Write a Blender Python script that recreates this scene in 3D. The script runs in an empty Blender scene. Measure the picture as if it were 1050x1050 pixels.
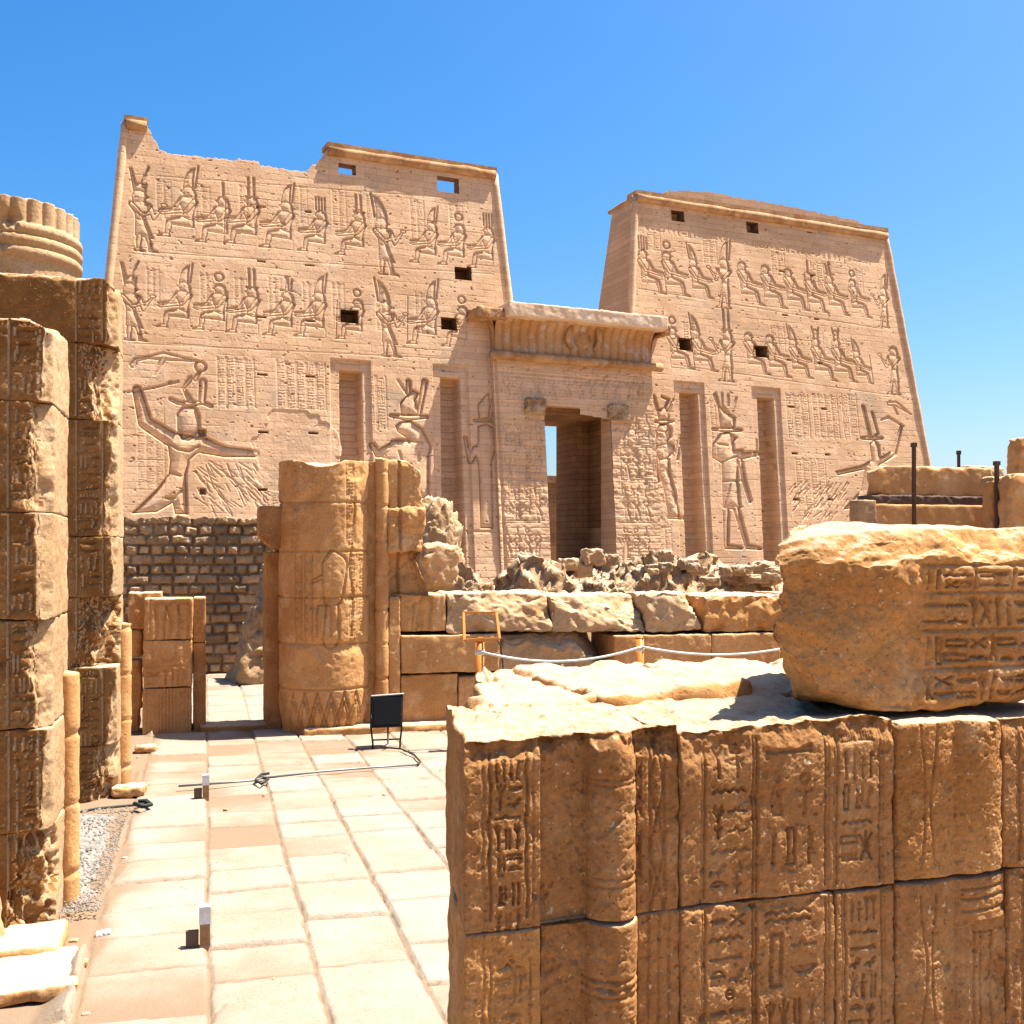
import bpy, math, random
import numpy as np
R = math.radians
# ------------------------------------------------------------------ camera, sky, sun, exposure
sc = bpy.context.scene
COL = sc.collection
F, CX, HY, EYE = 1150.0, 525.0, 570.0, 2.2          # focal length and horizon measured on the 1050 px photograph
YAW, PR, D, BAT = R(15.27), R(24.07), 80.0, 0.124   # camera heading, pylon heading, pylon distance, pylon batter
cam = bpy.data.objects.new('camera', bpy.data.cameras.new('camera'))
COL.objects.link(cam); sc.camera = cam
cam.location = (0, 0, EYE); cam.rotation_euler = (R(90), 0, -YAW)
cam.data.sensor_width = 36; cam.data.lens = 36 * F / 1050
cam.data.shift_y = (HY - 525) / 1050
cam.data.clip_start = 0.05; cam.data.clip_end = 6000
SUN_EL, SUN_AZ = R(66), R(0.8)                       # azimuth measured from +X towards +Y
w = bpy.data.worlds.new('World'); sc.world = w; w.use_nodes = True
nt = w.node_tree; bg = nt.nodes['Background']
sky = nt.nodes.new('ShaderNodeTexSky'); sky.sky_type = 'NISHITA'; sky.sun_disc = False
sky.sun_elevation = SUN_EL; sky.sun_rotation = math.pi / 2 - SUN_AZ
sky.air_density = 1.0; sky.dust_density = 2.2; sky.ozone_density = 4.0
hs = nt.nodes.new('ShaderNodeHueSaturation'); hs.inputs['Saturation'].default_value = 1.45; hs.inputs['Hue'].default_value = 0.5
nt.links.new(sky.outputs[0], hs.inputs['Color']); nt.links.new(hs.outputs[0], bg.inputs['Color'])
bg.inputs['Strength'].default_value = 0.066
sl = bpy.data.lights.new('sun', 'SUN'); sun = bpy.data.objects.new('sun', sl); COL.objects.link(sun)
sl.energy = 5.0; sl.angle = R(0.5); sl.color = (1.0, 0.95, 0.86)
sd = (math.cos(SUN_EL) * math.cos(SUN_AZ), math.cos(SUN_EL) * math.sin(SUN_AZ), math.sin(SUN_EL))
from mathutils import Vector
sun.rotation_euler = Vector(sd).to_track_quat('Z', 'Y').to_euler()
sc.view_settings.view_transform = 'Standard'; sc.view_settings.look = 'None'
sc.view_settings.exposure = 1.76; sc.view_settings.gamma = 1.0

# ------------------------------------------------------------------ pixel -> place helpers (photograph measurements)
cy_, sy_ = math.cos(YAW), math.sin(YAW)
def G(px, py, z=0.0):
    t = (z - EYE) / ((HY - py) / F); u = (px - CX) / F
    return (t * (u * cy_ + sy_), t * (-u * sy_ + cy_), z)
def PY(px, py, Y):
    u = (px - CX) / F; t = Y / (-u * sy_ + cy_)
    return (t * (u * cy_ + sy_), Y, EYE + t * (HY - py) / F)
def XY(px, Y): return PY(px, 570, Y)[0]
def FACE(px, py, b=BAT, d=D):
    u = (px - CX) / F; dx = u * math.cos(PR) + math.sin(PR); dy = -u * math.sin(PR) + math.cos(PR); dz = (HY - py) / F
    t = d / (dy - b * dz); return (t * dx, EYE + t * dz)

# ------------------------------------------------------------------ numpy noise
_rs = np.random.RandomState(7); _perm = np.tile(_rs.permutation(256), 3)
_g = _rs.normal(size=(256, 3)); _g /= np.linalg.norm(_g, axis=1)[:, None]
def noise(p, seed=0):
    p = np.asarray(p, float) + seed * 17.31
    i = np.floor(p).astype(int); f = p - i; i &= 255
    u = f * f * f * (f * (f * 6 - 15) + 10); r = 0
    for a in (0, 1):
        for b in (0, 1):
            for c in (0, 1):
                h = _perm[_perm[_perm[i[:, 0] + a] + i[:, 1] + b] + i[:, 2] + c]
                dt = ((f - (a, b, c)) * _g[h]).sum(1)
                r = r + dt * (u[:, 0] if a else 1 - u[:, 0]) * (u[:, 1] if b else 1 - u[:, 1]) * (u[:, 2] if c else 1 - u[:, 2])
    return r * 1.5
def fbm(p, o=4, seed=0, ridge=False):
    s = 0; a = 1.0
    for k in range(o):
        n = noise(p * 2.03 ** k, seed + k * 3)
        s = s + a * ((0.5 - np.abs(n)) if ridge else n); a *= 0.5
    return s
def n2(x, z, sc_, seed=0, o=3, ridge=False):
    return fbm(np.stack([x * sc_, z * sc_, np.zeros_like(x) + seed * 1.7], 1), o, seed, ridge)
def sstep(a, b, x):
    t = np.clip((x - a) / (b - a), 0, 1); return t * t * (3 - 2 * t)

# ------------------------------------------------------------------ objects
def tag(o, label=None, cat=None, group=None, kind=None):
    if label: o['label'] = label
    if cat: o['category'] = cat
    if group: o['group'] = group
    if kind: o['kind'] = kind
    return o
def thing(name, loc, label, cat, group=None, rz=0):
    o = bpy.data.objects.new(name, None); COL.objects.link(o); o.location = loc; o.rotation_euler = (0, 0, rz)
    o.empty_display_size = 0.2
    return tag(o, label, cat, group)
def meshobj(name, V, Q, mat, parent=None, smooth=True, loc=None, T=None):
    V = np.asarray(V, np.float32); me = bpy.data.meshes.new(name)
    me.vertices.add(len(V)); me.vertices.foreach_set('co', V.ravel())
    Q = np.asarray(Q, np.int32); nq = len(Q); nt_ = 0 if T is None else len(T)
    idx = Q.ravel() if not nt_ else np.concatenate([Q.ravel(), np.asarray(T, np.int32).ravel()])
    me.loops.add(len(idx)); me.loops.foreach_set('vertex_index', idx.astype(np.int32))
    st = np.concatenate([np.arange(nq) * 4, nq * 4 + np.arange(nt_) * 3]).astype(np.int32)
    me.polygons.add(nq + nt_); me.polygons.foreach_set('loop_start', st)
    me.polygons.foreach_set('loop_total', np.concatenate([np.full(nq, 4), np.full(nt_, 3)]).astype(np.int32))
    me.polygons.foreach_set('use_smooth', np.full(nq + nt_, smooth))
    me.update(calc_edges=True); me.validate()
    if mat: me.materials.append(mat)
    o = bpy.data.objects.new(name, me); COL.objects.link(o)
    if parent: o.parent = parent
    if loc is not None: o.location = loc
    return o
class MB:                                            # collects shapes into ONE mesh
    def __init__(s): s.V = []; s.Q = []; s.T = []; s.n = 0
    def add(s, V, Q, T=None):
        V = np.asarray(V, float); s.V.append(V)
        if len(Q): s.Q.append(np.asarray(Q) + s.n)
        if T is not None and len(T): s.T.append(np.asarray(T) + s.n)
        s.n += len(V); return s
    def box(s, x0, x1, y0, y1, z0, z1):
        V = [(x, y, z) for x in (x0, x1) for y in (y0, y1) for z in (z0, z1)]
        return s.add(V, [(0, 1, 3, 2), (4, 6, 7, 5), (0, 4, 5, 1), (2, 3, 7, 6), (0, 2, 6, 4), (1, 5, 7, 3)])
    def tube(s, pts, r, n=8, cap=True):
        P = [Vector(p) for p in pts]; V = []; m = len(P)
        rr = r if hasattr(r, '__len__') else [r] * m
        for i, p in enumerate(P):
            t = (P[min(i + 1, m - 1)] - P[max(i - 1, 0)]).normalized()
            a = t.orthogonal().normalized() if i == 0 else (a - t * a.dot(t)).normalized()
            b = t.cross(a)
            for k in range(n):
                q = 2 * math.pi * k / n; V.append(p + (a * math.cos(q) + b * math.sin(q)) * rr[i])
        Q = [(i * n + k, i * n + (k + 1) % n, (i + 1) * n + (k + 1) % n, (i + 1) * n + k) for i in range(m - 1) for k in range(n)]
        T = []
        if cap:
            for base, c, fl in ((0, P[0], True), ((m - 1) * n, P[-1], False)):
                ci = len(V); V.append(c)
                for k in range(n):
                    T.append((base + (k + 1) % n, base + k, ci) if fl else (base + k, base + (k + 1) % n, ci))
        return s.add(V, Q, T)
    def build(s, name, mat, parent=None, smooth=False, loc=None):
        return meshobj(name, np.concatenate(s.V), np.concatenate(s.Q) if s.Q else np.zeros((0, 4), int), mat, parent, smooth, loc,
                       np.concatenate(s.T) if s.T else None)
def gridq(nu, nv):                                   # quads of an nu x nv vertex grid, index = i*nv+j
    i, j = np.meshgrid(np.arange(nu - 1), np.arange(nv - 1), indexing='ij'); a = (i * nv + j).ravel()
    return np.stack([a, a + nv, a + nv + 1, a + 1], 1)

# ------------------------------------------------------------------ carved relief on a face: fields of depth
def poly_sdf(x, z, P):
    P = np.asarray(P, float); d = np.full(x.shape, 1e9); ins = np.zeros(x.shape, bool); n = len(P)
    for k in range(n):
        ax, az = P[k]; bx, bz = P[(k + 1) % n]; ex, ez = bx - ax, bz - az
        t = np.clip(((x - ax) * ex + (z - az) * ez) / (ex * ex + ez * ez + 1e-12), 0, 1)
        d = np.minimum(d, np.hypot(x - ax - t * ex, z - az - t * ez))
        c = ((az > z) != (bz > z)); xs = ax + (z - az) * ex / (ez if abs(ez) > 1e-9 else 1e-9)
        ins ^= c & (x < xs)
    return np.where(ins, -d, d)
def sdf(x, z, prims):
    d = np.full(x.shape, 1e9)
    for p in prims:
        if p[0] == 'c':
            _, ax, az, ra, bx, bz, rb = p; ex, ez = bx - ax, bz - az
            t = np.clip(((x - ax) * ex + (z - az) * ez) / (ex * ex + ez * ez + 1e-12), 0, 1)
            q = np.hypot(x - ax - t * ex, z - az - t * ez) - (ra + (rb - ra) * t)
        elif p[0] == 'r': q = np.abs(np.hypot(x - p[1], z - p[2]) - p[3]) - p[4]
        else: q = poly_sdf(x, z, p[1])
        d = np.minimum(d, q)
    return d
def xform(prims, x0, z0, s, fl=1):
    o = []
    for p in prims:
        if p[0] == 'c': o.append(('c', x0 + fl * s * p[1], z0 + s * p[2], s * p[3], x0 + fl * s * p[4], z0 + s * p[5], s * p[6]))
        elif p[0] == 'r': o.append(('r', x0 + fl * s * p[1], z0 + s * p[2], s * p[3], s * p[4]))
        else: o.append(('p', [(x0 + fl * s * a, z0 + s * b) for a, b in p[1]]))
    return o
def bbox(prims):
    X = []; Z = []
    for p in prims:
        if p[0] == 'c': X += [p[1] - p[3], p[1] + p[3], p[4] - p[6], p[4] + p[6]]; Z += [p[2] - p[3], p[2] + p[3], p[5] - p[6], p[5] + p[6]]
        elif p[0] == 'r': q = p[3] + p[4]; X += [p[1] - q, p[1] + q]; Z += [p[2] - q, p[2] + q]
        else: X += [a for a, b in p[1]]; Z += [b for a, b in p[1]]
    return min(X), max(X), min(Z), max(Z)
class Fld:
    def __init__(s, x, z): s.x, s.z, s.h = x, z, np.zeros_like(x)
    def near(s, prims, m):
        a, b, c, d = bbox(prims)
        return np.nonzero((s.x > a - m) & (s.x < b + m) & (s.z > c - m) & (s.z < d + m))[0]
    def sunk(s, prims, A, wd, e):                    # sunk relief: sharp rim, body swelling back to the face
        i = s.near(prims, e)
        if len(i):
            d = sdf(s.x[i], s.z[i], prims)
            s.h[i] -= np.where(d < e, A * np.exp(np.minimum(d, 0) / wd) * np.clip((e - d) / (2 * e), 0, 1), 0)
    def rim(s, prims, A, wd):                        # a line cut around a limb that lies over a body
        i = s.near(prims, 2 * wd)
        if len(i):
            d = sdf(s.x[i], s.z[i], prims); s.h[i] -= A * np.exp(-(d / wd) ** 2)
    def line(s, pts, r, A):
        s.rim([('c', a[0], a[1], 0, b[0], b[1], 0) for a, b in zip(pts[:-1], pts[1:])], A, r)
    def pit(s, x0, x1, z0, z1, A, e):
        i = np.nonzero((s.x > x0 - e) & (s.x < x1 + e) & (s.z > z0 - e) & (s.z < z1 + e))[0]
        if len(i):
            d = np.maximum(np.maximum(x0 - s.x[i], s.x[i] - x1), np.maximum(z0 - s.z[i], s.z[i] - z1))
            s.h[i] -= A * np.clip((e - d) / (2 * e), 0, 1)
def c(ax, az, ra, bx, bz, rb=None): return ('c', ax, az, ra, bx, bz, ra if rb is None else rb)
def lens(cx, cz, a, b, n=10): return ('p', [(cx + a * math.cos(2 * math.pi * k / n), cz + b * math.sin(2 * math.pi * k / n)) for k in range(n)])

CROWN = {
 'none': [], 'disc': [('r', .0, 1.16, .085, .018)],
 'double': [('p', [(-.1, .98), (-.07, 1.12), (-.01, 1.26), (.07, 1.36), (.13, 1.38), (.1, 1.2), (.1, .98)]), c(.13, 1.0, .012, .19, 1.42)],
 'plumes': [c(-.05, 1.0, .02, -.05, 1.4), c(.06, 1.0, .02, .06, 1.4), c(-.1, 1.0, .02, .12, 1.0)],
 'plume': [c(.02, 1.02, .022, .02, 1.3)],
 'quad': [c(-.1 + .07 * k, 1.03, .013, -.1 + .07 * k, 1.32) for k in range(4)],
 'atef': [c(-.14, 1.04, .015, .14, 1.04), c(0, 1.05, .05, .02, 1.28, .025), c(.08, 1.06, .02, .12, 1.3), ('r', 0, 1.34, .03, .012)],
 'red': [('p', [(-.09, .98), (-.11, 1.12), (.06, 1.12), (.12, 1.36), (.16, 1.36), (.1, .98)]), c(-.02, 1.12, .012, -.14, 1.4)],
 'horn': [('r', 0, 1.16, .06, .018), c(-.05, 1.0, .018, -.1, 1.28), c(.05, 1.0, .018, .1, 1.28)],
}
SEAT = [('p', [(.07, .36), (.1, .55), (.18, .72), (.14, .8), (.05, .82), (-.08, .81), (-.18, .75), (-.14, .62), (-.09, .5), (-.12, .4)]),
        ('p', [(.09, .22), (.1, .43), (-.1, .43), (-.3, .38), (-.385, .33), (-.37, .26), (-.28, .235)]), ('p', [(-.385, .34), (-.28, .31), (-.325, .15), (-.36, .05), (-.44, .05), (-.425, .2)]),
        ('p', [(-.36, .075), (-.335, .0), (-.57, -.012), (-.55, .025), (-.44, .065)]), ('p', [(.0, .79), (.12, .7), (.15, .86), (.11, .98), (.02, 1.02), (-.08, .99), (-.1, .93), (-.135, .9), (-.09, .87), (-.08, .81)])]
SARM = [c(.12, .74, .045, -.03, .53, .036), c(-.03, .53, .034, -.46, .44, .018), c(-.46, .44, .024, -.53, .45, .012)]
SARM2 = [c(-.13, .75, .04, -.25, .55, .033), c(-.25, .55, .03, -.52, .51, .016)]
STAND = [('p', [(-.1, .0), (.0, .0), (.005, .12), (.03, .3), (-.055, .3), (-.075, .16), (-.06, .05)]), ('p', [(.11, .0), (.27, -.005), (.25, .022), (.18, .05), (.165, .16), (.12, .3), (.04, .3), (.1, .14), (.12, .05)]), c(-.09, .01, .018, .05, .005, .012),
         ('p', [(-.085, .25), (.2, .22), (.08, .53), (-.075, .53)]), ('p', [(-.075, .51), (.075, .51), (.08, .6), (.17, .74), (.15, .8), (.04, .83), (-.04, .83), (-.16, .8), (-.17, .74), (-.085, .62)]),
         ('p', [(.08, .83), (.09, .87), (.135, .9), (.1, .93), (.08, .98), (0, 1.02), (-.09, .99), (-.13, .88), (-.11, .77), (.02, .79)])]
TARM = [c(-.14, .77, .036, .03, .6, .03), c(.03, .6, .028, .27, .68, .016), c(.14, .77, .036, .21, .56, .03), c(.21, .56, .028, .35, .77, .016), lens(.37, .8, .05, .03)]
_fr = random.Random(12)
def seated(f, x, z, s, fl, cr):
    k = s / 4.2
    al = xform(SEAT, x, z, s, fl) + xform(SARM2, x, z, s, fl) + xform(CROWN[cr], x, z, s, fl); f.sunk(al, .12 * k, .38 * k, .025); f.rim(al, .085 * k, .034)
    f.rim(xform(SARM, x, z, s, fl), .1 * k, .034); f.line([(x - fl * s * .1, z + s * .42), (x + fl * s * .02, z + s * .36), (x + fl * s * .09, z + s * .4)], .04, .05)
    if _fr.random() < .35: f.line([(x - fl * s * .56, z), (x - fl * s * .5, z + s * (.85 + .2 * _fr.random()))], .04, .07)
    f.line([(x + fl * s * .12, z + s * .2), (x + fl * s * .12, z - .0), (x - fl * s * .25, z)], .035, .03 * _fr.random())
def standing(f, x, z, s, fl, cr):
    k = s / 4.2
    al = xform(STAND, x, z, s, fl) + xform(CROWN[cr], x, z, s, -fl); f.sunk(al, .12 * k, .38 * k, .025); f.rim(al, .085 * k, .034); f.rim(xform(TARM, x, z, s, fl), .11 * k, .034)
    f.line([(x + fl * s * .02, z + s * .6), (x + fl * s * .15, z + s * .24)], .07, .08)

# hieroglyphs in a unit cell: strokes (radius, points) or ('p', polygon)
def S(r, *pts): return [('c', a[0], a[1], r, b[0], b[1], r) for a, b in zip(pts[:-1], pts[1:])]
_arc = lambda cx, cz, r, a0, a1, n=9: [(cx + r * math.cos(R(a0 + (a1 - a0) * k / n)), cz + r * math.sin(R(a0 + (a1 - a0) * k / n))) for k in range(n + 1)]
TALL = [
 [('p', [(.3, 0), (.78, 0), (.74, .12), (.5, .14), (.6, .4), (.5, .62), (.34, .6), (.3, .3)]), lens(.46, .76, .13, .13)] + S(.035, (.5, .5), (.82, .55)) + S(.03, (.82, .3), (.82, .85)),
 S(.04, (.5, 0), (.5, .55)) + [('p', [(.5, .5), (.15, .75), (.3, .95), (.5, .8), (.7, .95), (.85, .75)])] + S(.03, (.3, .3), (.5, .15), (.7, .3)),
 [lens(.5, .55, .2, .26)] + S(.04, (.5, .8), (.5, 1)) + S(.03, (.3, .7), (.12, .9)) + S(.03, (.7, .7), (.88, .9)) + S(.03, (.34, .35), (.15, .1)) + S(.03, (.66, .35), (.85, .1)),
 S(.05, (.5, 0), (.5, .95)) + [('p', [(.5, .95), (.72, .75), (.7, .35), (.5, .3)])],
 S(.05, (.42, 0), (.42, .8)) + S(.05, *_arc(.56, .8, .14, 180, 0)),
 [('r', .5, .75, .16, .05)] + S(.05, (.5, .6), (.5, 0)) + S(.05, (.22, .5), (.78, .5)),
 S(.05, (.3, 0), (.3, .9)) + S(.05, (.7, 0), (.7, .9)),
 [('p', [(.3, 0), (.7, 0), (.66, .35), (.6, .6), (.36, .62), (.26, .3)]), lens(.5, .78, .14, .14)],
 [('p', [(.4, 0), (.6, 0), (.56, .6), (.68, .85), (.55, 1), (.38, .85), (.44, .6)])],
 S(.045, (.3, 0), (.7, 0), (.7, .95), (.3, .95), (.3, .1)),
 S(.05, (.5, 0), (.5, .6)) + S(.04, (.5, .6), (.2, .95)) + S(.04, (.5, .6), (.8, .95)) + S(.04, (.5, .5), (.5, 1)),
 [('p', [(.1, 0), (.62, 0), (.55, .1), (.45, .1), (.5, .5), (.62, .65), (.7, .85), (.55, 1), (.38, .95), (.34, .75), (.2, .4)])],
]
WIDE = [
 S(.05, *[(k / 8, .35 + (.22 if k % 2 else 0)) for k in range(9)]),
 S(.04, *[(k / 8, .2 + (.16 if k % 2 else 0)) for k in range(9)]) + S(.04, *[(k / 8, .62 + (.16 if k % 2 else 0)) for k in range(9)]),
 [('p', [(0, .7), (1, .7)] + _arc(.5, .7, .45, 0, -180)[1:-1])],
 [lens(.5, .5, .48, .2)],
 S(.05, *_arc(.5, .5, .36, 0, 180)) + S(.05, (.1, .5), (.9, .5)),
 S(.05, (.04, .3), (.3, .3), (.4, .6), (.52, .3), (.95, .3)),
 S(.05, (.02, .35), (.7, .35), (.96, .5)) + S(.05, (.7, .35), (.98, .3)),
 S(.05, (.04, .2), (.96, .2)) + [q for k in range(6) for q in S(.04, (.1 + .16 * k, .2), (.1 + .16 * k, .75))],
 [('p', [(.0, .1), (.14, .35), (.45, .42), (.6, .75), (.78, .9), (.9, .75), (.8, .6), (.76, .3), (.5, .12), (.5, -.08), (.42, -.08), (.42, .1)])],
 S(.05, (.03, .2), (.97, .2), (.97, .75), (.03, .75), (.03, .2)),
 [('r', .5, .45, .32, .06), lens(.5, .45, .08, .08)],
 S(.05, (.1, .1), (.9, .8)) + S(.05, (.1, .8), (.9, .1)),
 [('p', [(.15, .1), (.85, .1)] + _arc(.5, .1, .34, 0, 180)[1:-1])],
]
def glyph(f, rnd, pool, x, z, wd, ht, A, e):
    pr = []; A = A * rnd.uniform(.65, 1.15)
    for p in rnd.choice(pool):
        if p[0] == 'c': r = p[3] * (.55 * min(wd, ht) + .45 * max(wd, ht)) * 1.05; pr.append(('c', x + p[1] * wd, z + p[2] * ht, r, x + p[4] * wd, z + p[5] * ht, r))
        elif p[0] == 'r': s_ = min(wd, ht); pr.append(('r', x + p[1] * wd, z + p[2] * ht, p[3] * s_, p[4] * s_))
        else: pr.append(('p', [(x + a * wd, z + b * ht) for a, b in p[1]]))
    f.sunk(pr, A, A * 2.2, e)
def glyph_column(f, x0, x1, z0, z1, seed, A, e, border=True):
    rnd = random.Random(seed); wd = x1 - x0; z = z1; m = wd * .1
    if border:
        for x in (x0, x1): f.line([(x, z0), (x, z1)], e * 1.4, A * .7)
    while z > z0 + wd * .3:
        k = rnd.random(); W = wd - 2 * m
        if k < .38:
            h = wd * rnd.uniform(.26, .36); glyph(f, rnd, WIDE, x0 + m + W * rnd.uniform(0, .1), z - h, W * rnd.uniform(.75, .95), h * .85, A, e)
        elif k < .62:
            h = wd * rnd.uniform(.55, .72); n = rnd.choice([2, 3, 3, 4])
            for q in range(n): glyph(f, rnd, TALL, x0 + m + W * q / n, z - h, W / n * .9, h * rnd.uniform(.75, .92), A, e)
        elif k < .85:                                     # one tall sign beside two small flat ones
            h = wd * rnd.uniform(.6, .75); q = rnd.random() < .5; a = x0 + m + (0 if q else W * .5); b = x0 + m + (W * .48 if q else 0)
            glyph(f, rnd, TALL[-1:] + TALL, a, z - h, W * .44, h * .92, A, e); glyph(f, rnd, WIDE, b, z - h * .45, W * .48, h * .36, A, e); glyph(f, rnd, WIDE, b, z - h * .95, W * .48, h * .36, A, e)
        else:
            h = wd * rnd.uniform(.28, .36)
            for q in range(2): glyph(f, rnd, WIDE, x0 + m + W * q / 2, z - h, W * .44, h * .8, A, e)
        z -= h * 1.06
def glyph_row(f, x0, x1, z0, z1, seed, A, e):
    rnd = random.Random(seed); x = x0; h = z1 - z0
    while x < x1 - h * .2:
        if rnd.random() < .6:
            wd = h * rnd.uniform(.28, .45); glyph(f, rnd, TALL, x, z0 + h * .06, wd, h * .86, A, e)
        else:
            wd = h * rnd.uniform(.6, .8)
            glyph(f, rnd, WIDE, x, z0 + h * .52, wd, h * .36, A, e); glyph(f, rnd, WIDE, x, z0 + h * .08, wd, h * .36, A, e)
        x += wd * 1.12

# ------------------------------------------------------------------ worn stone blocks
def blockV(wd, dp, ht, res, resd=None, front=None, rnd=(.015, .03), rfreq=4.0, rough=(.004, 9.0), seed=0, cuts=(), warp=None, big=None, drop=False):
    """a dense box x 0..wd, y 0..dp (front at y=0), z 0..ht whose edges are worn unevenly"""
    resd = resd or res * 2
    nx, ny, nz = max(2, int(wd / res)), max(2, int(dp / resd)), max(2, int(ht / res))
    faces = []
    def side(fix, val, a, na, b, nb, flip):
        A, B_ = np.meshgrid(np.arange(na + 1), np.arange(nb + 1), indexing='ij'); L = np.zeros((3, A.size), int)
        L[fix] = val; L[a] = A.ravel(); L[b] = B_.ravel()
        idx = (L[0] * (ny + 1) + L[1]) * (nz + 1) + L[2]; q = gridq(na + 1, nb + 1)
        return idx[q[:, ::-1] if flip else q]
    faces = [side(1, 0, 0, nx, 2, nz, False), side(1, ny, 0, nx, 2, nz, True), side(0, 0, 1, ny, 2, nz, True), side(0, nx, 1, ny, 2, nz, False),
             side(2, nz, 0, nx, 1, ny, False), side(2, 0, 0, nx, 1, ny, True)]
    Q = np.concatenate(faces); ids, inv = np.unique(Q.ravel(), return_inverse=True); Q = inv.reshape(-1, 4)
    k = ids % (nz + 1); j = (ids // (nz + 1)) % (ny + 1); i = ids // ((nz + 1) * (ny + 1))
    P0 = np.stack([i / nx * wd, j / ny * dp, k / nz * ht], 1)
    hf = np.array([wd, dp, ht]) / 2; P = P0 - hf
    r = rnd[0] + rnd[1] * np.clip(.25 + 1.3 * fbm(P0 * rfreq, 2, seed + 1), 0, 1.2)
    r = np.minimum(r, hf.min() * .95)[:, None]
    Qc = np.clip(P, -(hf - r), hf - r); dv = P - Qc; ln = np.linalg.norm(dv, axis=1)[:, None] + 1e-9; n = dv / ln
    P = Qc + n * r + hf
    if big: P = P + n * (big[0] * fbm(P0 * big[1], 2, seed + 21))[:, None]
    P = P + n * (rough[0] * fbm(P0 * rough[1], 3, seed + 5))[:, None]
    if front is not None:
        i = np.nonzero(j == 0)[0]; H = front(P0[i, 0], P0[i, 2]); P[i, 1] -= H * np.clip(-n[i, 1] * 1.6 - .3, 0, 1)
    for (nn, d, ns) in cuts:                          # break a corner away along an uneven plane
        nn = np.asarray(nn, float) / np.linalg.norm(nn)
        q_ = P * 3.5 / max(wd, ht, .4); s = P @ nn - d + ns * (.7 * fbm(q_, 5, seed + 9) + .7 * (fbm(q_ * 1.7, 5, seed + 13, True) - .45)); P = P - nn * np.maximum(s, 0)[:, None]
    if warp is not None: P = warp(P, P0)
    return P, Q
def block(name, mat, parent, org, *a, ax=None, smooth=True, **k):
    V, Q = blockV(*a, **k)
    if ax is not None: V = np.stack([V[:, 0] * math.cos(ax) - V[:, 1] * math.sin(ax), V[:, 0] * math.sin(ax) + V[:, 1] * math.cos(ax), V[:, 2]], 1)
    return meshobj(name, V + np.asarray(org, float), Q, mat, parent, smooth)

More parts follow.
